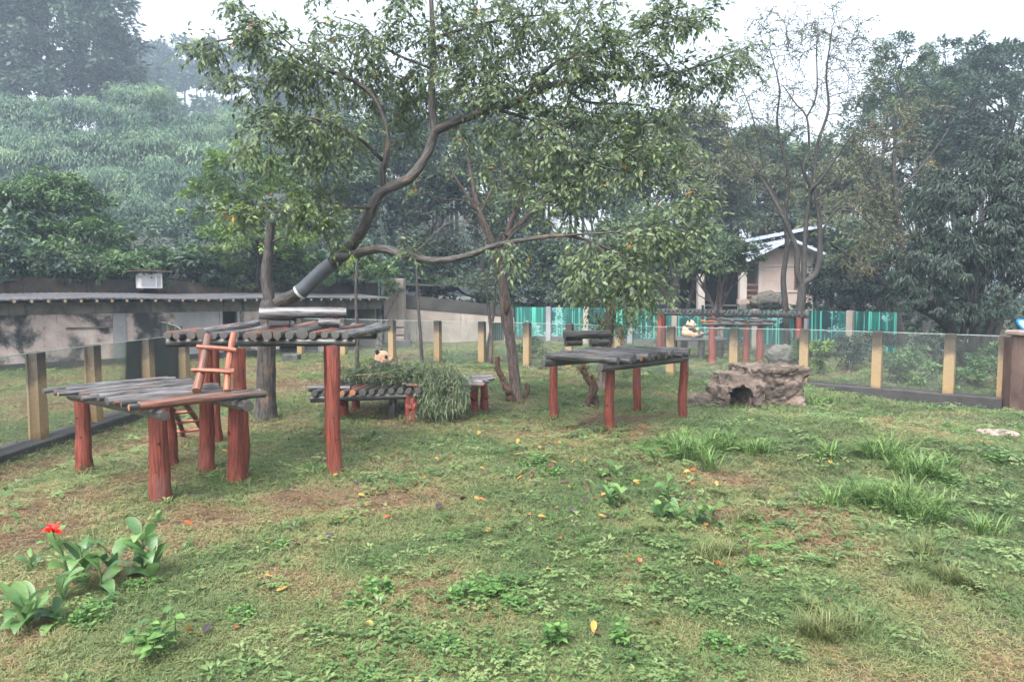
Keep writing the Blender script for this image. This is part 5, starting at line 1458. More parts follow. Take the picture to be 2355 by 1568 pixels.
# trees along the wall and behind the yard
leafy_tree('wall_tree', [(120, 500, 150, 95, 30.5, 2), (20, 540, 110, 110, 30, 2), (210, 570, 85, 70, 29.5, 1.6), (110, 615, 200, 55, 28.6, 1.5), (260, 630, 70, 34, 28.4, 1.2)], 19000, .22, .11, 'lf_shrub', 'dense leafy tree bulging over the shed roof beside the air conditioner', 51, clump=.2)
leafy_tree('lime_tree', [(560, 400, 100, 60, 31, 1.8), (630, 470, 90, 70, 31, 1.8), (500, 480, 80, 70, 31, 1.6), (560, 560, 130, 70, 30.5, 1.8), (660, 580, 80, 60, 31, 1.5)], 13000, .2, .085, 'lf_lime', 'airy lime green tree standing behind the shed near the leaning trunk', 52, clump=.2)
for k, (bl_, lab) in enumerate([([(40, 640, 70, 30, 27.4), (110, 648, 60, 26, 27.8)], 'shrub spilling over the retaining wall at the far shed end'), ([(190, 645, 60, 28, 28.2), (260, 650, 50, 22, 28.6)], 'shrub spilling over the retaining wall below the dense leafy tree'), ([(350, 606, 60, 34, 30), (430, 618, 60, 36, 30)], 'low shrub over the wall just above the air conditioner'), ([(500, 628, 70, 40, 30.6), (590, 630, 60, 40, 31)], 'shrub trailing over the retaining wall above the shed door'),
                             ([(700, 610, 70, 40, 33), (760, 640, 60, 36, 33)], 'shrub over the wall above the open shed bay'), ([(830, 630, 60, 40, 34), (880, 640, 45, 45, 34), (905, 675, 28, 35, 34.4)], 'pale shrub hanging down over the concrete pillar')]):
    leafy_tree('hanging_shrub', bl_, 3600, .17, .08, 'lf_shrub', lab, 60 + k, trunk_r=.05, cat='shrub', group='shrubs on the retaining wall', clump=.3)
for k in range(11):
    g_ = np.random.default_rng(700 + k); t_ = T_L + 2.5 + k * 2.2; c0 = S3(t_ + g_.uniform(-.3, .3), -3.5, 3.2); o = empty('hanging_shrub', (c0[0], c0[1], float(hill_z(c0[0], c0[1]))), 'leafy shrub trailing over the top of the retaining wall behind the shed', 'shrub', 'shrubs trailing over the wall')
    mb = MB()
    for _ in range(8): e_ = c0 + g_.normal(0, .5, 3) * [1, 1, .5]; tube(mb, [(c0[0], c0[1], 2.9), lerp((c0[0], c0[1], 2.9), e_, .5) + g_.normal(0, .1, 3), e_], [.03, .02, .008], 4)
    mb.build('stems', M['bark_far'], o)
    mb = MB(); crown_leaves(mb, [(c0 + [0, 0, .25], (1.25, .8, .6)), (S3(t_ + g_.uniform(-.8, .8), -2.95, 2.95 + g_.uniform(-.15, .1)), (.8, .28, .34))], 2600, .17, .085, g_, clump=.3, per=30); mb.build('foliage', M[('lf_shrub', 'lf_dark', 'lf_mid')[k % 3]], o)
MT = [([(770, 420, 110, 110, 46), (720, 540, 90, 70, 44)], 'lf_mid', 'grey green tree behind the lower leaning limb'), ([(900, 360, 110, 100, 50), (880, 500, 100, 80, 46)], 'lf_round', 'dark tree behind the bend of the leaning trunk'), ([(1010, 470, 90, 80, 44), (980, 610, 100, 60, 42)], 'lf_dark', 'dark bushy tree above the mossy yard wall'),
      ([(1110, 400, 100, 90, 50), (1180, 520, 90, 80, 46)], 'lf_mid', 'muted tree seen between the pale forked limbs'), ([(1270, 420, 100, 90, 50), (1260, 620, 110, 80, 42)], 'lf_round', 'full tree above the start of the teal screen'), ([(1370, 470, 100, 100, 48), (1360, 640, 90, 60, 41)], 'lf_mid', 'dense tree above the middle of the teal screen'),
      ([(1480, 420, 110, 90, 50), (1460, 560, 100, 80, 44)], 'lf_mid', 'soft green tree behind the twin trunked tree'), ([(1600, 330, 90, 80, 52), (1620, 430, 110, 80, 48)], 'lf_olive', 'olive tinged tree rising behind the veranda roof'), ([(1720, 440, 100, 70, 55), (1830, 470, 90, 60, 55)], 'lf_olive', 'thin olive tree behind the house ridge'),
      ([(1960, 470, 110, 100, 50), (1900, 560, 90, 60, 47)], 'lf_olive', 'brownish tree to the side of the house roof')]
MT += [([(1620, 490, 80, 50, 52), (1720, 520, 80, 40, 54), (1800, 540, 80, 30, 56)], 'lf_dark', 'low dark tree closing the gap above the veranda roof'), ([(1545, 600, 60, 50, 42), (1600, 560, 80, 46, 43)], 'lf_dark', 'dark tree crown pressed against the veranda side'), ([(1730, 360, 90, 70, 58), (1660, 500, 80, 70, 50), (1800, 500, 90, 40, 56)], 'lf_mid', 'green tree filling the gap behind the house roof'),
       ([(1900, 400, 100, 80, 56), (1880, 500, 80, 50, 52), (1990, 560, 90, 70, 44)], 'lf_mid', 'green tree behind the far slope of the house roof'), ([(2140, 380, 110, 80, 44), (2080, 480, 100, 90, 42), (2200, 330, 90, 70, 46)], 'lf_dark', 'deep green tree behind the brown twiggy tree'), ([(2040, 300, 110, 90, 58), (2160, 230, 110, 80, 60), (2320, 330, 120, 90, 56)], 'lf_round', 'broad dark tree closing the view behind the evergreen'),
       ([(1965, 600, 60, 50, 38), (1940, 650, 50, 50, 37)], 'lf_mid', 'leafy tree screening the side of the pink house'), ([(1420, 330, 100, 80, 58), (1300, 330, 100, 80, 60), (1540, 320, 80, 60, 60)], 'lf_mid', 'pale green tree rising behind the soft green one'), ([(1000, 300, 110, 80, 62), (860, 280, 110, 80, 62), (1130, 300, 100, 80, 60)], 'lf_round', 'bluish tree far behind the bend of the leaning trunk')]
for k, (bl_, lm, lab) in enumerate(MT):
    leafy_tree('background_tree', bl_, 14000, .3, .15, lm, lab, 80 + k, trunk_r=.2, group='trees behind the yards', clump=.24)
g = np.random.default_rng(99)
b0 = D(1548, 790, 36); T5 = empty('twin_trunk_tree', (b0[0], 36, 0), 'dark twin trunked tree growing behind the teal screen', 'tree')
limbs = [px_limb([(1545, 790, 36), (1545, 720, 36), (1548, 690, 36)], .42, .36), px_limb([(1548, 700, 36), (1520, 660, 36), (1490, 610, 36), (1480, 560, 36)], .28, .1), px_limb([(1548, 695, 36), (1556, 640, 36), (1580, 600, 36), (1570, 540, 36)], .28, .1), px_limb([(1550, 640, 36), (1540, 580, 36), (1545, 530, 36)], .2, .06)]
att = np.concatenate([ell(*a, g) for a in [(1540, 540, 110, 60, 35.5, 2, 40), (1620, 580, 70, 50, 35, 2, 26), (1470, 570, 60, 50, 35.5, 2, 20)]]); paths = grow(limbs, att, g, tip=.012); wood(limbs, paths, 'trunk', M['bark_far'], T5)
mb = MB(); crown_leaves(mb, [pxb(1540, 520, 110, 50, 35.5, 2), pxb(1630, 570, 70, 45, 35, 2), pxb(1460, 560, 60, 50, 35.5, 2), pxb(1640, 620, 40, 30, 34.5, 1.2)], 9000, .2, .1, g, clump=.25); mb.build('crown', M['lf_mid'], T5)
leafy_tree('slim_tree', [(1650, 610, 60, 40, 31, 1.2), (1700, 590, 56, 34, 31, 1), (1600, 620, 40, 30, 31.5, 1)], 5200, .18, .09, 'lf_mid', 'slim brown trunked tree in front of the veranda', 101, trunk_r=.12, bm_='bark_pale', base=(D(1664, 700, 31)[0], 31), clump=.3)

# thin nearly bare tree in the far yard
g = np.random.default_rng(44); dT = 27.5
def Z4(x_, y_, e=0.0): return (1589 + x_ * .4503, y_ * .4503, dT + e)
b0 = D(1836, 790, dT); T6 = empty('bare_tree', (b0[0], dT, float(ground_z(b0[0], dT))), 'tall thin nearly bare tree with many upright branches before the pink house', 'tree')
limbs = [px_limb([Z4(545, 1780), Z4(550, 1640), Z4(570, 1450)], .2, .15),
         px_limb([Z4(568, 1460), Z4(542, 1390), Z4(540, 1290), Z4(505, 1190), Z4(455, 1080), Z4(400, 980, .3), Z4(330, 870, .5), Z4(270, 770, .7), Z4(200, 680, 1)], .12, .03),
         px_limb([Z4(570, 1450), Z4(640, 1390), Z4(658, 1250), Z4(650, 1080), Z4(630, 960), Z4(640, 760), Z4(700, 560), Z4(690, 380), Z4(720, 150)], .12, .02),
         px_limb([Z4(575, 1440, .1), Z4(578, 1300, .2), Z4(590, 1100, .2), Z4(610, 970, .2), Z4(570, 860), Z4(600, 770), Z4(590, 600), Z4(540, 540), Z4(470, 440)], .11, .02),
         px_limb([Z4(610, 970), Z4(660, 920, -.3), Z4(760, 780, -.6), Z4(880, 610, -1)], .06, .015), px_limb([Z4(590, 600), Z4(640, 480), Z4(640, 250), Z4(650, 80)], .04, .01),
         px_limb([Z4(490, 1780, .8), Z4(480, 1560, .8), Z4(470, 1420, .8), Z4(490, 1250, .8), Z4(480, 1100, .8), Z4(495, 900, .8), Z4(440, 640, .8), Z4(450, 450, .8), Z4(400, 250, .8)], .14, .015),
         px_limb([Z4(480, 1100, .8), Z4(380, 900, 1), Z4(340, 700, 1.2), Z4(280, 500, 1.4), Z4(220, 400, 1.5)], .06, .012), px_limb([Z4(655, 1200), Z4(760, 1060, -.4), Z4(880, 1110, -.8), Z4(1000, 1230, -1)], .05, .012),
         px_limb([Z4(400, 980, .3), Z4(300, 940, .6), Z4(130, 850, 1), Z4(40, 830, 1.2)], .04, .01), px_limb([Z4(650, 1000), Z4(780, 880, .4), Z4(920, 770, .6), Z4(1040, 720, .8)], .05, .012)]
att = np.concatenate([ell(*a, g) for a in [(1800, 90, 120, 70, dT, 1.6, 70), (1920, 80, 90, 70, dT, 1.4, 46), (1720, 190, 70, 60, dT + 1, 1.2, 26), (1850, 220, 140, 80, dT, 1.6, 44), (1960, 180, 80, 70, dT - .5, 1.4, 30), (1700, 330, 70, 80, dT + 1, 1.2, 22), (1970, 320, 80, 80, dT - .6, 1.3, 30), (2010, 440, 60, 60, dT - .5, 1, 18), (1660, 400, 60, 60, dT + 1, 1, 14), (2020, 540, 50, 50, dT - .8, 1, 14), (1830, 380, 130, 90, dT, 1.5, 40), (1780, 280, 110, 70, dT, 1.4, 30), (1900, 470, 90, 70, dT, 1.2, 20), (1740, 480, 80, 60, dT + .5, 1.2, 20)]])
paths = grow(limbs, att, g, tip=.012, up=.1, gain=.014); wood(limbs, paths, 'trunk', M['bark_far'], T6, 10, .05)
pos, dr, tw = sprays(paths, g, 3, 6, (.3, .65), hang=.2); n = len(pos)
mb = MB(); leaves(mb, pos, dr, np.tile([0, 0, 1.0], (n, 1)) + g.normal(0, .5, (n, 3)), g.uniform(.08, .15, n), .05, np.clip(g.normal(.5, .28, n), 0, 1), simple=True); mb.build('crown', M['lf_olive'], T6)
mb = MB()
for a, b in tw: tube(mb, [a, b], [.01, .004], 3)
mb.build('twigs', M['bark_far'], T6)

# brown twiggy tree with orange berries, dense evergreen, tall trees on the east side
g = np.random.default_rng(45); dB = 31.0; b0 = D(2075, 780, dB)
T7 = empty('twiggy_tree', (b0[0], dB, float(ground_z(min(b0[0], 30), dB))), 'brown twiggy tree with tiny orange fruit leaning between house and dark evergreen', 'tree')
limbs = [px_limb([(2075, 790, dB), (2040, 660, dB), (1975, 605, dB), (1910, 560, dB - .5)], .2, .06), px_limb([(2060, 700, dB), (2070, 560, dB), (2055, 420, dB), (2060, 260, dB)], .2, .05), px_limb([(2064, 500, dB), (1990, 400, dB), (1960, 330, dB)], .08, .02), px_limb([(2060, 450, dB), (2130, 370, dB), (2180, 300, dB)], .08, .02)]
att = np.concatenate([ell(*a, g) for a in [(2000, 480, 90, 80, dB, 1.6, 60), (2060, 560, 80, 60, dB - .5, 1.4, 50), (1960, 600, 60, 40, dB - .5, 1.2, 24), (2080, 380, 110, 80, dB, 1.8, 50), (2000, 330, 80, 60, dB, 1.5, 30), (2100, 260, 90, 60, dB, 1.5, 30)]])
paths = grow(limbs, att, g, tip=.01, up=.02); wood(limbs, paths, 'trunk', M['bark_far'], T7, 9)
pos, dr, tw = sprays(paths, g, 4, 6, (.35, .7), hang=.3); n = len(pos); mb = MB()
for a, b in tw: tube(mb, [a, b], [.008, .003], 3)
mb.build('twigs', M['bark_brown'], T7)
mb = MB(); q = g.random(n) < .06
leaves(mb, pos[~q], dr[~q], np.tile([0, 0, 1.0], ((~q).sum(), 1)) + g.normal(0, .5, ((~q).sum(), 3)), .13, .06, np.clip(g.normal(.5, .3, (~q).sum()), 0, 1), simple=True)
leaves(mb, pos[q], dr[q], np.tile([0, 0, 1.0], (q.sum(), 1)), .08, .06, .4, simple=True, mat=1); mb.build('crown', [M['lf_olive'], M['lf_autumn']], T7)
leafy_tree('evergreen', [(2250, 520, 150, 140, 24, 2.2), (2330, 400, 110, 90, 24.5, 2), (2170, 620, 110, 90, 23.5, 1.8), (2300, 640, 130, 90, 23.5, 1.8), (2110, 690, 70, 50, 23.5, 1.3), (2230, 720, 120, 40, 23, 1.4), (2360, 560, 90, 120, 23.5, 1.6)], 34000, .2, .052, 'lf_dark', 'dense dark evergreen with narrow leaves hanging over the end of the teal screen', 53, 'bamboo', trunk_r=.2, clump=.2)
leafy_tree('tall_tree', [(2060, 150, 70, 60, 48, 2.5), (2080, 230, 110, 70, 47, 2.5), (2050, 300, 90, 60, 47, 2.5)], 6500, .28, .11, 'lf_mid', 'tall feathery tree rising above the brown twiggy tree', 54, trunk_r=.22, clump=.22)
leafy_tree('tall_tree', [(2200, 150, 100, 60, 50, 3), (2290, 190, 100, 70, 50, 3), (2230, 260, 130, 60, 49, 3), (2370, 260, 90, 80, 49, 3)], 9000, .28, .12, 'lf_round', 'tall dark tree behind the dense evergreen, its top against the sky', 55, trunk_r=.3, clump=.22)
leafy_tree('broad_bush', [(1950, 650, 90, 60, 33, 1.8), (2010, 690, 80, 50, 32, 1.6), (1900, 690, 60, 40, 33, 1.4), (2080, 640, 80, 70, 32, 1.6)], 8000, .2, .1, 'lf_dark', 'dark broad bush between the pink house and the teal screen', 56, trunk_r=.1, cat='bush', clump=.25)
leafy_tree('broad_bush', [(1280, 690, 80, 40, 39, 1.6), (1340, 680, 70, 40, 39, 1.6), (1220, 680, 60, 40, 39.5, 1.5)], 5000, .2, .1, 'lf_dark', 'dark bush just above the first panels of the teal screen', 57, trunk_r=.1, cat='bush', clump=.25)
leafy_tree('broad_bush', [(1050, 670, 90, 40, 40, 1.6), (1130, 690, 60, 30, 40, 1.4), (970, 660, 40, 40, 40, 1.4)], 5000, .2, .1, 'lf_mid', 'scrubby bush along the top of the mossy yard wall', 58, trunk_r=.1, cat='bush', clump=.25)
for k, (bl_, lm, lab) in enumerate([([(1886, 818, 28, 34, 21.5, .55), (1880, 850, 22, 20, 21.5, .45)], 'lf_lime', 'small lime green shrub on thin stems just beyond the glass'), ([(1840, 812, 26, 30, 24.5, .6)], 'lf_shrub', 'pale sparse shrub in front of the layered boulder'), ([(1940, 820, 40, 34, 22.5, .7), (1965, 800, 36, 30, 23.5, .6)], 'lf_dark', 'dark shrub next to the lime green one behind the glass'),
                                ([(2060, 850, 48, 44, 19.8, .7), (2110, 860, 50, 40, 19.5, .7), (2085, 815, 40, 25, 20.2, .6)], 'lf_shrub', 'wide bright shrub behind the glass in the bay before the corner bay'), ([(2130, 800, 34, 40, 22, .6), (2180, 815, 30, 30, 22, .6)], 'lf_dark', 'tall dark shrub peeking over the wide bright shrub'), ([(2260, 850, 52, 40, 18.6, .7), (2300, 830, 40, 40, 18.8, .7), (2225, 870, 36, 26, 18.5, .6)], 'lf_shrub', 'rounded shrub behind the last glass bay by the brown pillar'),
                                ([(2010, 790, 40, 26, 25, .7)], 'lf_dark', 'low dark shrub at the foot of the teal screen')]):
    leafy_tree('yard_shrub', bl_, 2600, .11, .055, lm, lab, 120 + k, trunk_r=.03, cat='shrub', group='shrubs behind the glass fence', multi=2, clump=.32)
leafy_tree('yard_shrub', [(1220, 800, 30, 24, 26.5, .6), (1195, 805, 16, 14, 26, .4)], 1500, .12, .055, 'lf_shrub', 'low leafy shrub behind the glass near the first teal panel', 131, trunk_r=.03, cat='shrub', group='shrubs behind the glass fence', clump=.35)

# ------------------------------------------------------------------ tall grass, weeds, cannas
def clump_mesh(seed, n, h, spread, w, m, name, stiff=.5):
    g_ = np.random.default_rng(seed); mb = MB()
    sub = [(g_.normal(0, spread * .6), g_.normal(0, spread * .6), g_.uniform(.55, 1.15)) for _ in range(9)]
    for _ in range(n):
        cx, cy, hk = sub[g_.integers(0, 9)]; a = g_.random() * 6.28; r_ = abs(g_.normal(0, spread * .28))
        p = np.array([cx + math.cos(a) * r_, cy + math.sin(a) * r_, -.02]); b = a + g_.normal(0, .9)
        L = h * hk * g_.uniform(.35, 1.2); o = np.array([math.cos(b), math.sin(b), 0]) * g_.uniform(.25, .9) * L
        t = np.linspace(0, 1, 5)[:, None]
        P = p + o * t ** 1.4 + np.array([0, 0, 1.0]) * L * (t * 1.25 - (1 - stiff) * 1.1 * t ** 2.4)
        sd = nrm(np.cross(o, [0, 0, 1.0])); ww = w * np.array([.7, 1, .9, .6, .05])[:, None] * g_.uniform(.7, 1.2)
        V = np.concatenate([P - sd * ww, P + sd * ww]); k = np.arange(4)
        mb.add(V, quads=np.stack([k, k + 5, k + 6, k + 1], 1), v=float(np.clip(g_.normal(.5, .25), 0, 1)))
    return mb
CL = [(1606, 1050, 'a', 1.0, 'tall green grass clump by the leg of the east platform'), (1650, 1030, 'a', .8, 'grass clump joined to the big one below the rock den'), (1575, 1035, 'a', .65, 'short grass clump at the edge of the east platform post'), (1725, 1035, 'a', .62, 'small grass clump between the big clump and the open lawn'),
      (2040, 1060, 'a', 1.0, 'lush tall grass mound on the open slope, upper one'), (2090, 1085, 'a', .85, 'drooping flank of the upper grass mound'), (2010, 1150, 'a', .85, 'lush grass mound below the upper one'), (2075, 1180, 'a', 1.0, 'largest drooping part of the lower grass mound'), (2130, 1190, 'a', .75, 'grass tail of the lower mound by the small dark stone'),
      (1880, 1470, 'b', 1.0, 'wispy fine grass tuft alone on the lower slope'), (1920, 1450, 'b', .8, 'wispy tuft touching the lone fine tuft'), (2185, 1335, 'b', .8, 'fine grass tuft on the dry side of the slope'), (2105, 1362, 'b', .7, 'dark hearted fine grass tuft near the dry slope'), (2230, 1355, 'b', .7, 'leaning fine tuft spreading over the dry slope'), (1860, 1400, 'b', .55, 'small fine tuft above the lone wispy one'),
      (2125, 1275, 'b', .9, 'flattened fine grass patch below the grass mounds'), (1715, 1200, 'b', .75, 'low fine grass beside the fern fronds'), (1682, 1232, 'b', .6, 'tiny fine tuft below the canna group'), (1484, 1226, 'b', .6, 'fine tuft beside the twin canna'), (1623, 1290, 'b', 1.0, 'broad fine grass fan below the cannas'), (1660, 1275, 'b', .8, 'fine grass fan next to the broad one'),
      (1880, 935, 'c', .7, 'arching green weeds at the corner of the rock den'), (1905, 925, 'c', .6, 'weedy grass against the kerb by the rock den'), (1790, 930, 'c', .45, 'weeds growing up the front of the rock den'), (1022, 816, 'c', .9, 'grass tuft behind the glass, past the panda'), (850, 833, 'c', .8, 'light grass tuft behind the panda head'), (815, 838, 'c', .7, 'light grass tuft by the straight sapling'), (905, 822, 'c', .6, 'grass at the kerb behind the panda')]
proto = {'a': (clump_mesh(1, 620, .46, .32, .0065, 'lf_clump', 'a', .42), 'lf_clump'), 'b': (clump_mesh(2, 380, .3, .15, .003, 'lf_clump2', 'b', .45), 'lf_clump2'), 'c': (clump_mesh(3, 160, .42, .3, .012, 'lf_clump', 'c'), 'lf_clump')}
first = {}
for px, py, k, s, lab in CL:
    p = GP(px, py)
    if k not in first:
        o = first[k] = proto[k][0].build('grass_clump', M[proto[k][1]], local=True)
    else:
        o = first[k].copy(); COL.objects.link(o)
    o.location = p; o.rotation_euler = (0, 0, RNG.random() * 6.28); o.scale = (s * RNG.uniform(.95, 1.25), s * RNG.uniform(.95, 1.25), s)
    tag(o, lab, 'grass', 'tall grass clumps')

def blade_leaf(mb, base, ang, L, Wd, rise, arch, v, seg=7, twist=0.0, mat=0):
    """one broad leaf with a midrib, arching out from a stem"""
    o = np.array([math.cos(ang), math.sin(ang), 0]); t = np.linspace(0, 1, seg)
    P = np.asarray(base) + o * (L * np.sin(t * (1.2 - rise * .5)))[:, None] + np.array([0, 0, 1.0]) * (L * (rise * t - arch * t ** 2))[:, None]
    sd = np.array([-math.sin(ang), math.cos(ang), 0]) * math.cos(twist) + np.array([0, 0, math.sin(twist)])
    w_ = Wd * .5 * np.sin(np.clip(t * .93 + .05, 0, 1) * math.pi) ** .75
    fo_ = np.array([0, 0, .28])
    Lf, Rt = P - sd * w_[:, None] + fo_ * w_[:, None], P + sd * w_[:, None] + fo_ * w_[:, None]
    V = np.concatenate([Lf, P, Rt]); k = np.arange(seg - 1)
    mb.add(V, quads=np.concatenate([np.stack([k, k + seg, k + seg + 1, k + 1], 1), np.stack([k + seg, k + 2 * seg, k + 2 * seg + 1, k + seg + 1], 1)]), v=v, mat=mat)
def canna(px, py, h, n, Lf, label, seed, flower=False, withered=0, lean=(0, 0)):
    n = int(n * 1.5) + (1 if px < 500 else 0); h = h * 1.05
    g_ = np.random.default_rng(seed); p = GP(px, py); o = empty('canna_plant', p, label, 'plant', 'canna plants')
    top = p + [lean[0], lean[1], h]; P = spline([p - [0, 0, .04], lerp(p, top, .5) + g_.normal(0, .015, 3), top], .06)
    mb = MB(); tube(mb, P, np.linspace(.013, .006, len(P)), 7); mb.build('stem', M['stem'], o, smooth=True)
    a0 = g_.random() * 6.28
    for k in range(n):
        t = .12 + .8 * k / max(1, n - 1); mb = MB()
        L = Lf * 1.14 * (1.1 - .35 * abs(t - .45)) * g_.uniform(.85, 1.15); wi = k < withered
        blade_leaf(mb, P[int(t * (len(P) - 1))], a0 + k * 2.4 + g_.normal(0, .3), L, L * g_.uniform(.3, .42), (.25 if wi else g_.uniform(.75, 1.15)), (.75 if wi else g_.uniform(.35, .85)), float(g_.random()), twist=g_.normal(0, .35))
        mb.build('leaf', M['lf_canna_y'] if wi else M['lf_canna'], o, smooth=True)
    if flower:
        fl_ = P[-1] + [0, 0, .02]; mb = MB()
        for k in range(14):
            blade_leaf(mb, fl_ + g_.normal(0, .018, 3), k * .8 + g_.random(), g_.uniform(.06, .1), .05, g_.uniform(.3, 1.2), .5, float(g_.random()), 5, g_.normal(0, .5))
        mb.build('flower', M['petal'], o, smooth=True)
canna(160, 1330, .42, 4, .22, 'canna with a bright red flower head', 1, True, 0, (-.06, -.1))
canna(198, 1348, .40, 7, .26, 'leafy canna next to the red flower, one leaf withered', 2, False, 1, (-.05, 0))
canna(325, 1322, .46, 8, .27, 'tall canna with grey green leaves and a yellowed lower leaf', 3, False, 1, (.02, 0))
canna(268, 1330, .22, 3, .30, 'short canna with one upright broad leaf', 4, False, 0, (-.03, 0))
canna(66, 1446, .22, 8, .27, 'low spreading canna at the corner of the bed', 5, False, 0)
canna(118, 1440, .15, 4, .22, 'small canna touching the low spreading one', 6, False, 1)
canna(118, 1268, .25, 4, .17, 'pale small canna behind the red flower', 7)
canna(80, 1310, .16, 3, .16, 'tiny canna sprig beside the pale one', 8)
canna(362, 1205, .12, 3, .13, 'tiny canna sprout below the low platform post', 9)
canna(440, 1265, .12, 3, .11, 'lone small sprout on the brown grass near the cannas', 10)
canna(228, 1362, .26, 5, .24, 'low canna with yellowed leaves between the flowering one and the tall one', 21, False, 2)
canna(150, 1385, .2, 4, .22, 'canna sprig with a brown edged leaf below the red flower', 22, False, 1)
canna(345, 1335, .3, 4, .22, 'slim canna leaning out beside the tall one', 23, False, 1, (.06, 0))
canna(1400, 1168, .16, 7, .22, 'twin leafed glossy canna amid fallen leaves', 11); canna(1425, 1164, .17, 5, .2, 'canna stem pressed against the twin leafed one', 12)
canna(1376, 1100, .1, 5, .14, 'low dark canna above the twin leafed one', 13); canna(1411, 1096, .18, 4, .17, 'upright canna with a single tall leaf', 14)
canna(1538, 1150, .24, 6, .2, 'upright dark green canna above the canna row', 15); canna(1522, 1195, .14, 7, .2, 'spreading canna in the row beside fine grass', 16); canna(1556, 1200, .12, 6, .2, 'canna with round leaves in the middle of the row', 17)
canna(1605, 1208, .22, 7, .19, 'canna at the row end with upright leaves', 18); canna(1635, 1212, .2, 5, .22, 'pale leafed canna at the very end of the row', 19); canna(1505, 1070, .12, 5, .15, 'small bright sprout near the ferns', 20)

def weed_mesh(seed, n, h, Lf, ratio, spread):
    g_ = np.random.default_rng(seed); mb = MB()
    for s in range(n):
        a = g_.random() * 6.28; r_ = g_.random() ** .5 * spread; p = np.array([math.cos(a) * r_, math.sin(a) * r_, -.01]); hh = h * g_.uniform(.5, 1.1)
        e = p + [g_.normal(0, .03), g_.normal(0, .03), hh]; tube(mb, [p, e], [.003, .002], 4, v=.2)
        for k in range(6):
            b = g_.random() * 6.28; c = lerp(p, e, g_.uniform(.4, 1))
            leaves(mb, c[None], np.array([[math.cos(b), math.sin(b), g_.uniform(-.1, .5)]]), np.array([[0, 0, 1.0]]) + g_.normal(0, .2, (1, 3)), Lf * g_.uniform(.7, 1.2), Lf * ratio, [float(np.clip(g_.normal(.5, .3), 0, 1))], droop=.25)
    return mb
WD = [(360, 1510, 1, 1.25, 'pale leafy weed on stalks in the front of the lawn'), (1090, 1375, 0, 1.5, 'thick patch of leafy weeds in the middle of the lawn'), (1150, 1365, 0, 1.1, 'weed patch joined to the thick one'), (1195, 1400, 0, 1.0, 'weed patch beside a white petal'), (860, 1375, 0, 1.2, 'lone weed tuft in the dry grass'), (1280, 1490, 1, 1.0, 'tall thin weed in the front of the lawn'), (1040, 1490, 0, .8, 'pale lettuce like weed near the front'),
      (730, 1085, 0, .9, 'weed tuft at the foot of the tall red post'), (715, 1075, 0, .7, 'second weed tuft by the tall red post'), (640, 1260, 0, .7, 'small weed on the brown lawn'), (1040, 1240, 0, .6, 'bright small rosette weed'), (500, 1100, 0, .8, 'weed at the foot of the ladder posts'), (210, 1420, 0, 1.1, 'leafy weeds under the red canna'), (190, 1435, 0, .9, 'low weeds beside the low spreading canna'), (320, 1350, 0, .8, 'weeds around the base of the tall canna'),
      (2285, 1060, 0, 1.3, 'bright broad leafed weed near the stone slab'), (2165, 1105, 0, 1.2, 'light green weed beside the grass mounds'), (2277, 1115, 0, 1.0, 'bright weed below the stone slab'), (2180, 985, 0, 1.0, 'weeds along the kerb at the slope top'), (1250, 960, 0, .8, 'weeds at the post of the east platform'), (1300, 930, 0, .9, 'weeds under the east platform'), (1230, 1070, 0, 1.2, 'dark weed cluster on the leaf strewn lawn'), (1260, 1090, 0, 1.0, 'second dark weed cluster on the leaf strewn lawn'),
      (1750, 1310, 0, 1.1, 'bright weed above the lone wispy tuft'), (700, 870, 0, 1.0, 'weeds near the leaning trunk'), (740, 960, 0, .9, 'weeds beside the feeding platform leg'), (1700, 900, 0, .7, 'weeds in front of the den mouth'), (1660, 1490, 0, .9, 'low bright weeds near the front edge'), (560, 1420, 0, .8, 'faint weed clump in the front lawn'), (1420, 1480, 1, .8, 'thin stalked weed in the front lawn')]
wm = [weed_mesh(1, 22, .12, .055, .55, .17), weed_mesh(2, 9, .26, .075, .7, .10)]
wf = {}
for px, py, k, s, lab in WD:
    if k not in wf:
        o = wf[k] = wm[k].build('weed_plant', M['lf_weed'], local=True)
    else:
        o = wf[k].copy(); COL.objects.link(o)
    o.location = GP(px, py); o.rotation_euler = (0, 0, RNG.random() * 6.28); o.scale = (s, s, s * RNG.uniform(.85, 1.1)); tag(o, lab, 'weed', 'weeds in the lawn')
def fern_mesh(seed):
    g_ = np.random.default_rng(seed); mb = MB()
    for f_ in range(7):
        a = f_ * .9 + g_.normal(0, .2); o = np.array([math.cos(a), math.sin(a), 0]); L = g_.uniform(.22, .34); t = np.linspace(0, 1, 16)[:, None]
        P = o * L * t + np.array([0, 0, 1.0]) * (L * (.7 * t - .55 * t ** 2)); tube(mb, P, np.linspace(.003, .001, 16), 3, v=.2)
        sd = np.cross(o, [0, 0, 1.0]); sz = .075 * np.sin(np.clip(t[2:, 0] * .9 + .12, 0, 1) * math.pi)
        for sg_ in (-1, 1):
            leaves(mb, P[2:], sd * sg_ + o * .35 + g_.normal(0, .06, (14, 3)), np.tile([0, 0, 1.0], (14, 1)), sz + .01, .016, .6, simple=True)
    return mb
ff = None
for px, py, s, lab in ((1489, 1035, 1.1, 'pale fern below the east platform'), (1520, 1050, .9, 'fern frond beside the pale fern'), (1739, 1215, .9, 'fern beside the fine grass'), (1760, 1255, 1.1, 'fern lower down beside the broad grass fan'), (1470, 1105, .7, 'small fern among fallen leaves')):
    if ff is None:
        o = ff = fern_mesh(4).build('fern', M['lf_weed'], local=True)
    else:
        o = ff.copy(); COL.objects.link(o)
    o.location = GP(px, py); o.rotation_euler = (0, 0, RNG.random() * 6.28); o.scale = (s,) * 3; tag(o, lab, 'fern', 'ferns')

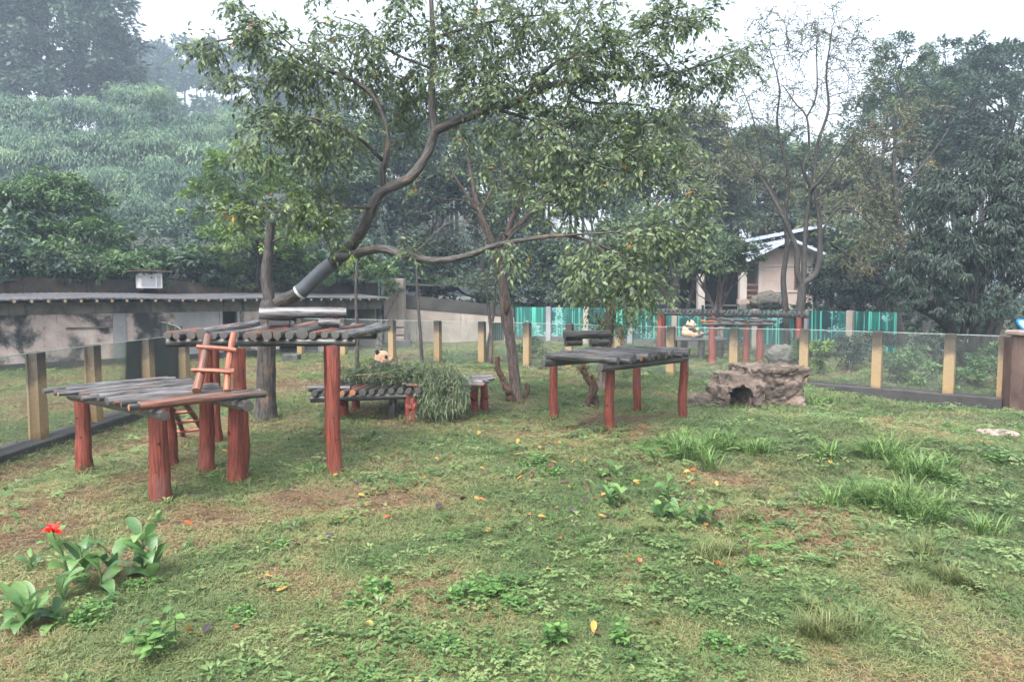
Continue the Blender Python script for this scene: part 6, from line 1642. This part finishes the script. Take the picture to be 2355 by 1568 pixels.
# fallen leaves: separate things; only their place tells them apart
def fallen(seed, L, Wd):
    g_ = np.random.default_rng(seed); mb = MB()
    blade_leaf(mb, (-L / 2, 0, .012), 0, L, Wd, .12 + g_.random() * .25, .1 + g_.random() * .3, .5, 6, g_.normal(0, .2)); return mb
FK = [('fall_yellow', 'yellow fallen leaf lying on the lawn', 'yellow fallen leaves', 62), ('fall_orange', 'orange fallen leaf lying on the lawn', 'orange fallen leaves', 44), ('fall_brown', 'brown fallen leaf lying on the lawn', 'brown fallen leaves', 60), ('fall_purple', 'dark purplish fallen leaf lying on the lawn', 'dark fallen leaves', 44)]
g = np.random.default_rng(909)
for mk, lab, grp, cnt in FK:
    ms = [fallen(10 + k, .15 - .02 * k, .065 + .01 * k) for k in range(3)]; src = [q.build('fallen_leaf', M[mk], local=True) for q in ms]
    for k in range(cnt):
        o = src[k] if k < 3 else src[k % 3].copy()
        if k >= 3: COL.objects.link(o)
        u_ = g.random()
        if u_ < .55: px, py = g.normal(1380, 170), g.normal(1090, 75)
        elif u_ < .78: px, py = g.normal(900, 170), g.normal(1100, 60)
        else: px, py = g.uniform(250, 2000), g.uniform(1000, 1500)
        py = min(max(py, 985), 1540); p = GP(px, py); s = g.uniform(.5, .95)
        o.location = p + [0, 0, .035]; o.rotation_euler = (g.normal(0, .3), g.normal(0, .3), g.random() * 6.28); o.scale = (s,) * 3
        tag(o, lab, 'leaf', grp)

# ------------------------------------------------------------------ haze
m = bpy.data.materials.new('thin_mist'); m.use_nodes = True; t = m.node_tree; t.nodes.clear()
out = t.nodes.new('ShaderNodeOutputMaterial'); pv = t.nodes.new('ShaderNodeVolumePrincipled')
pv.inputs['Color'].default_value = (.66, .83, 1.0, 1); pv.inputs['Density'].default_value = HAZE; pv.inputs['Anisotropy'].default_value = 0.0
t.links.new(pv.outputs[0], out.inputs['Volume'])
hz_ = MB().box((-340, -20, -1.5), (200, 340, 130)).build('haze', m); tag(hz_, 'thin pale mist hanging in the air', 'haze', kind='stuff')
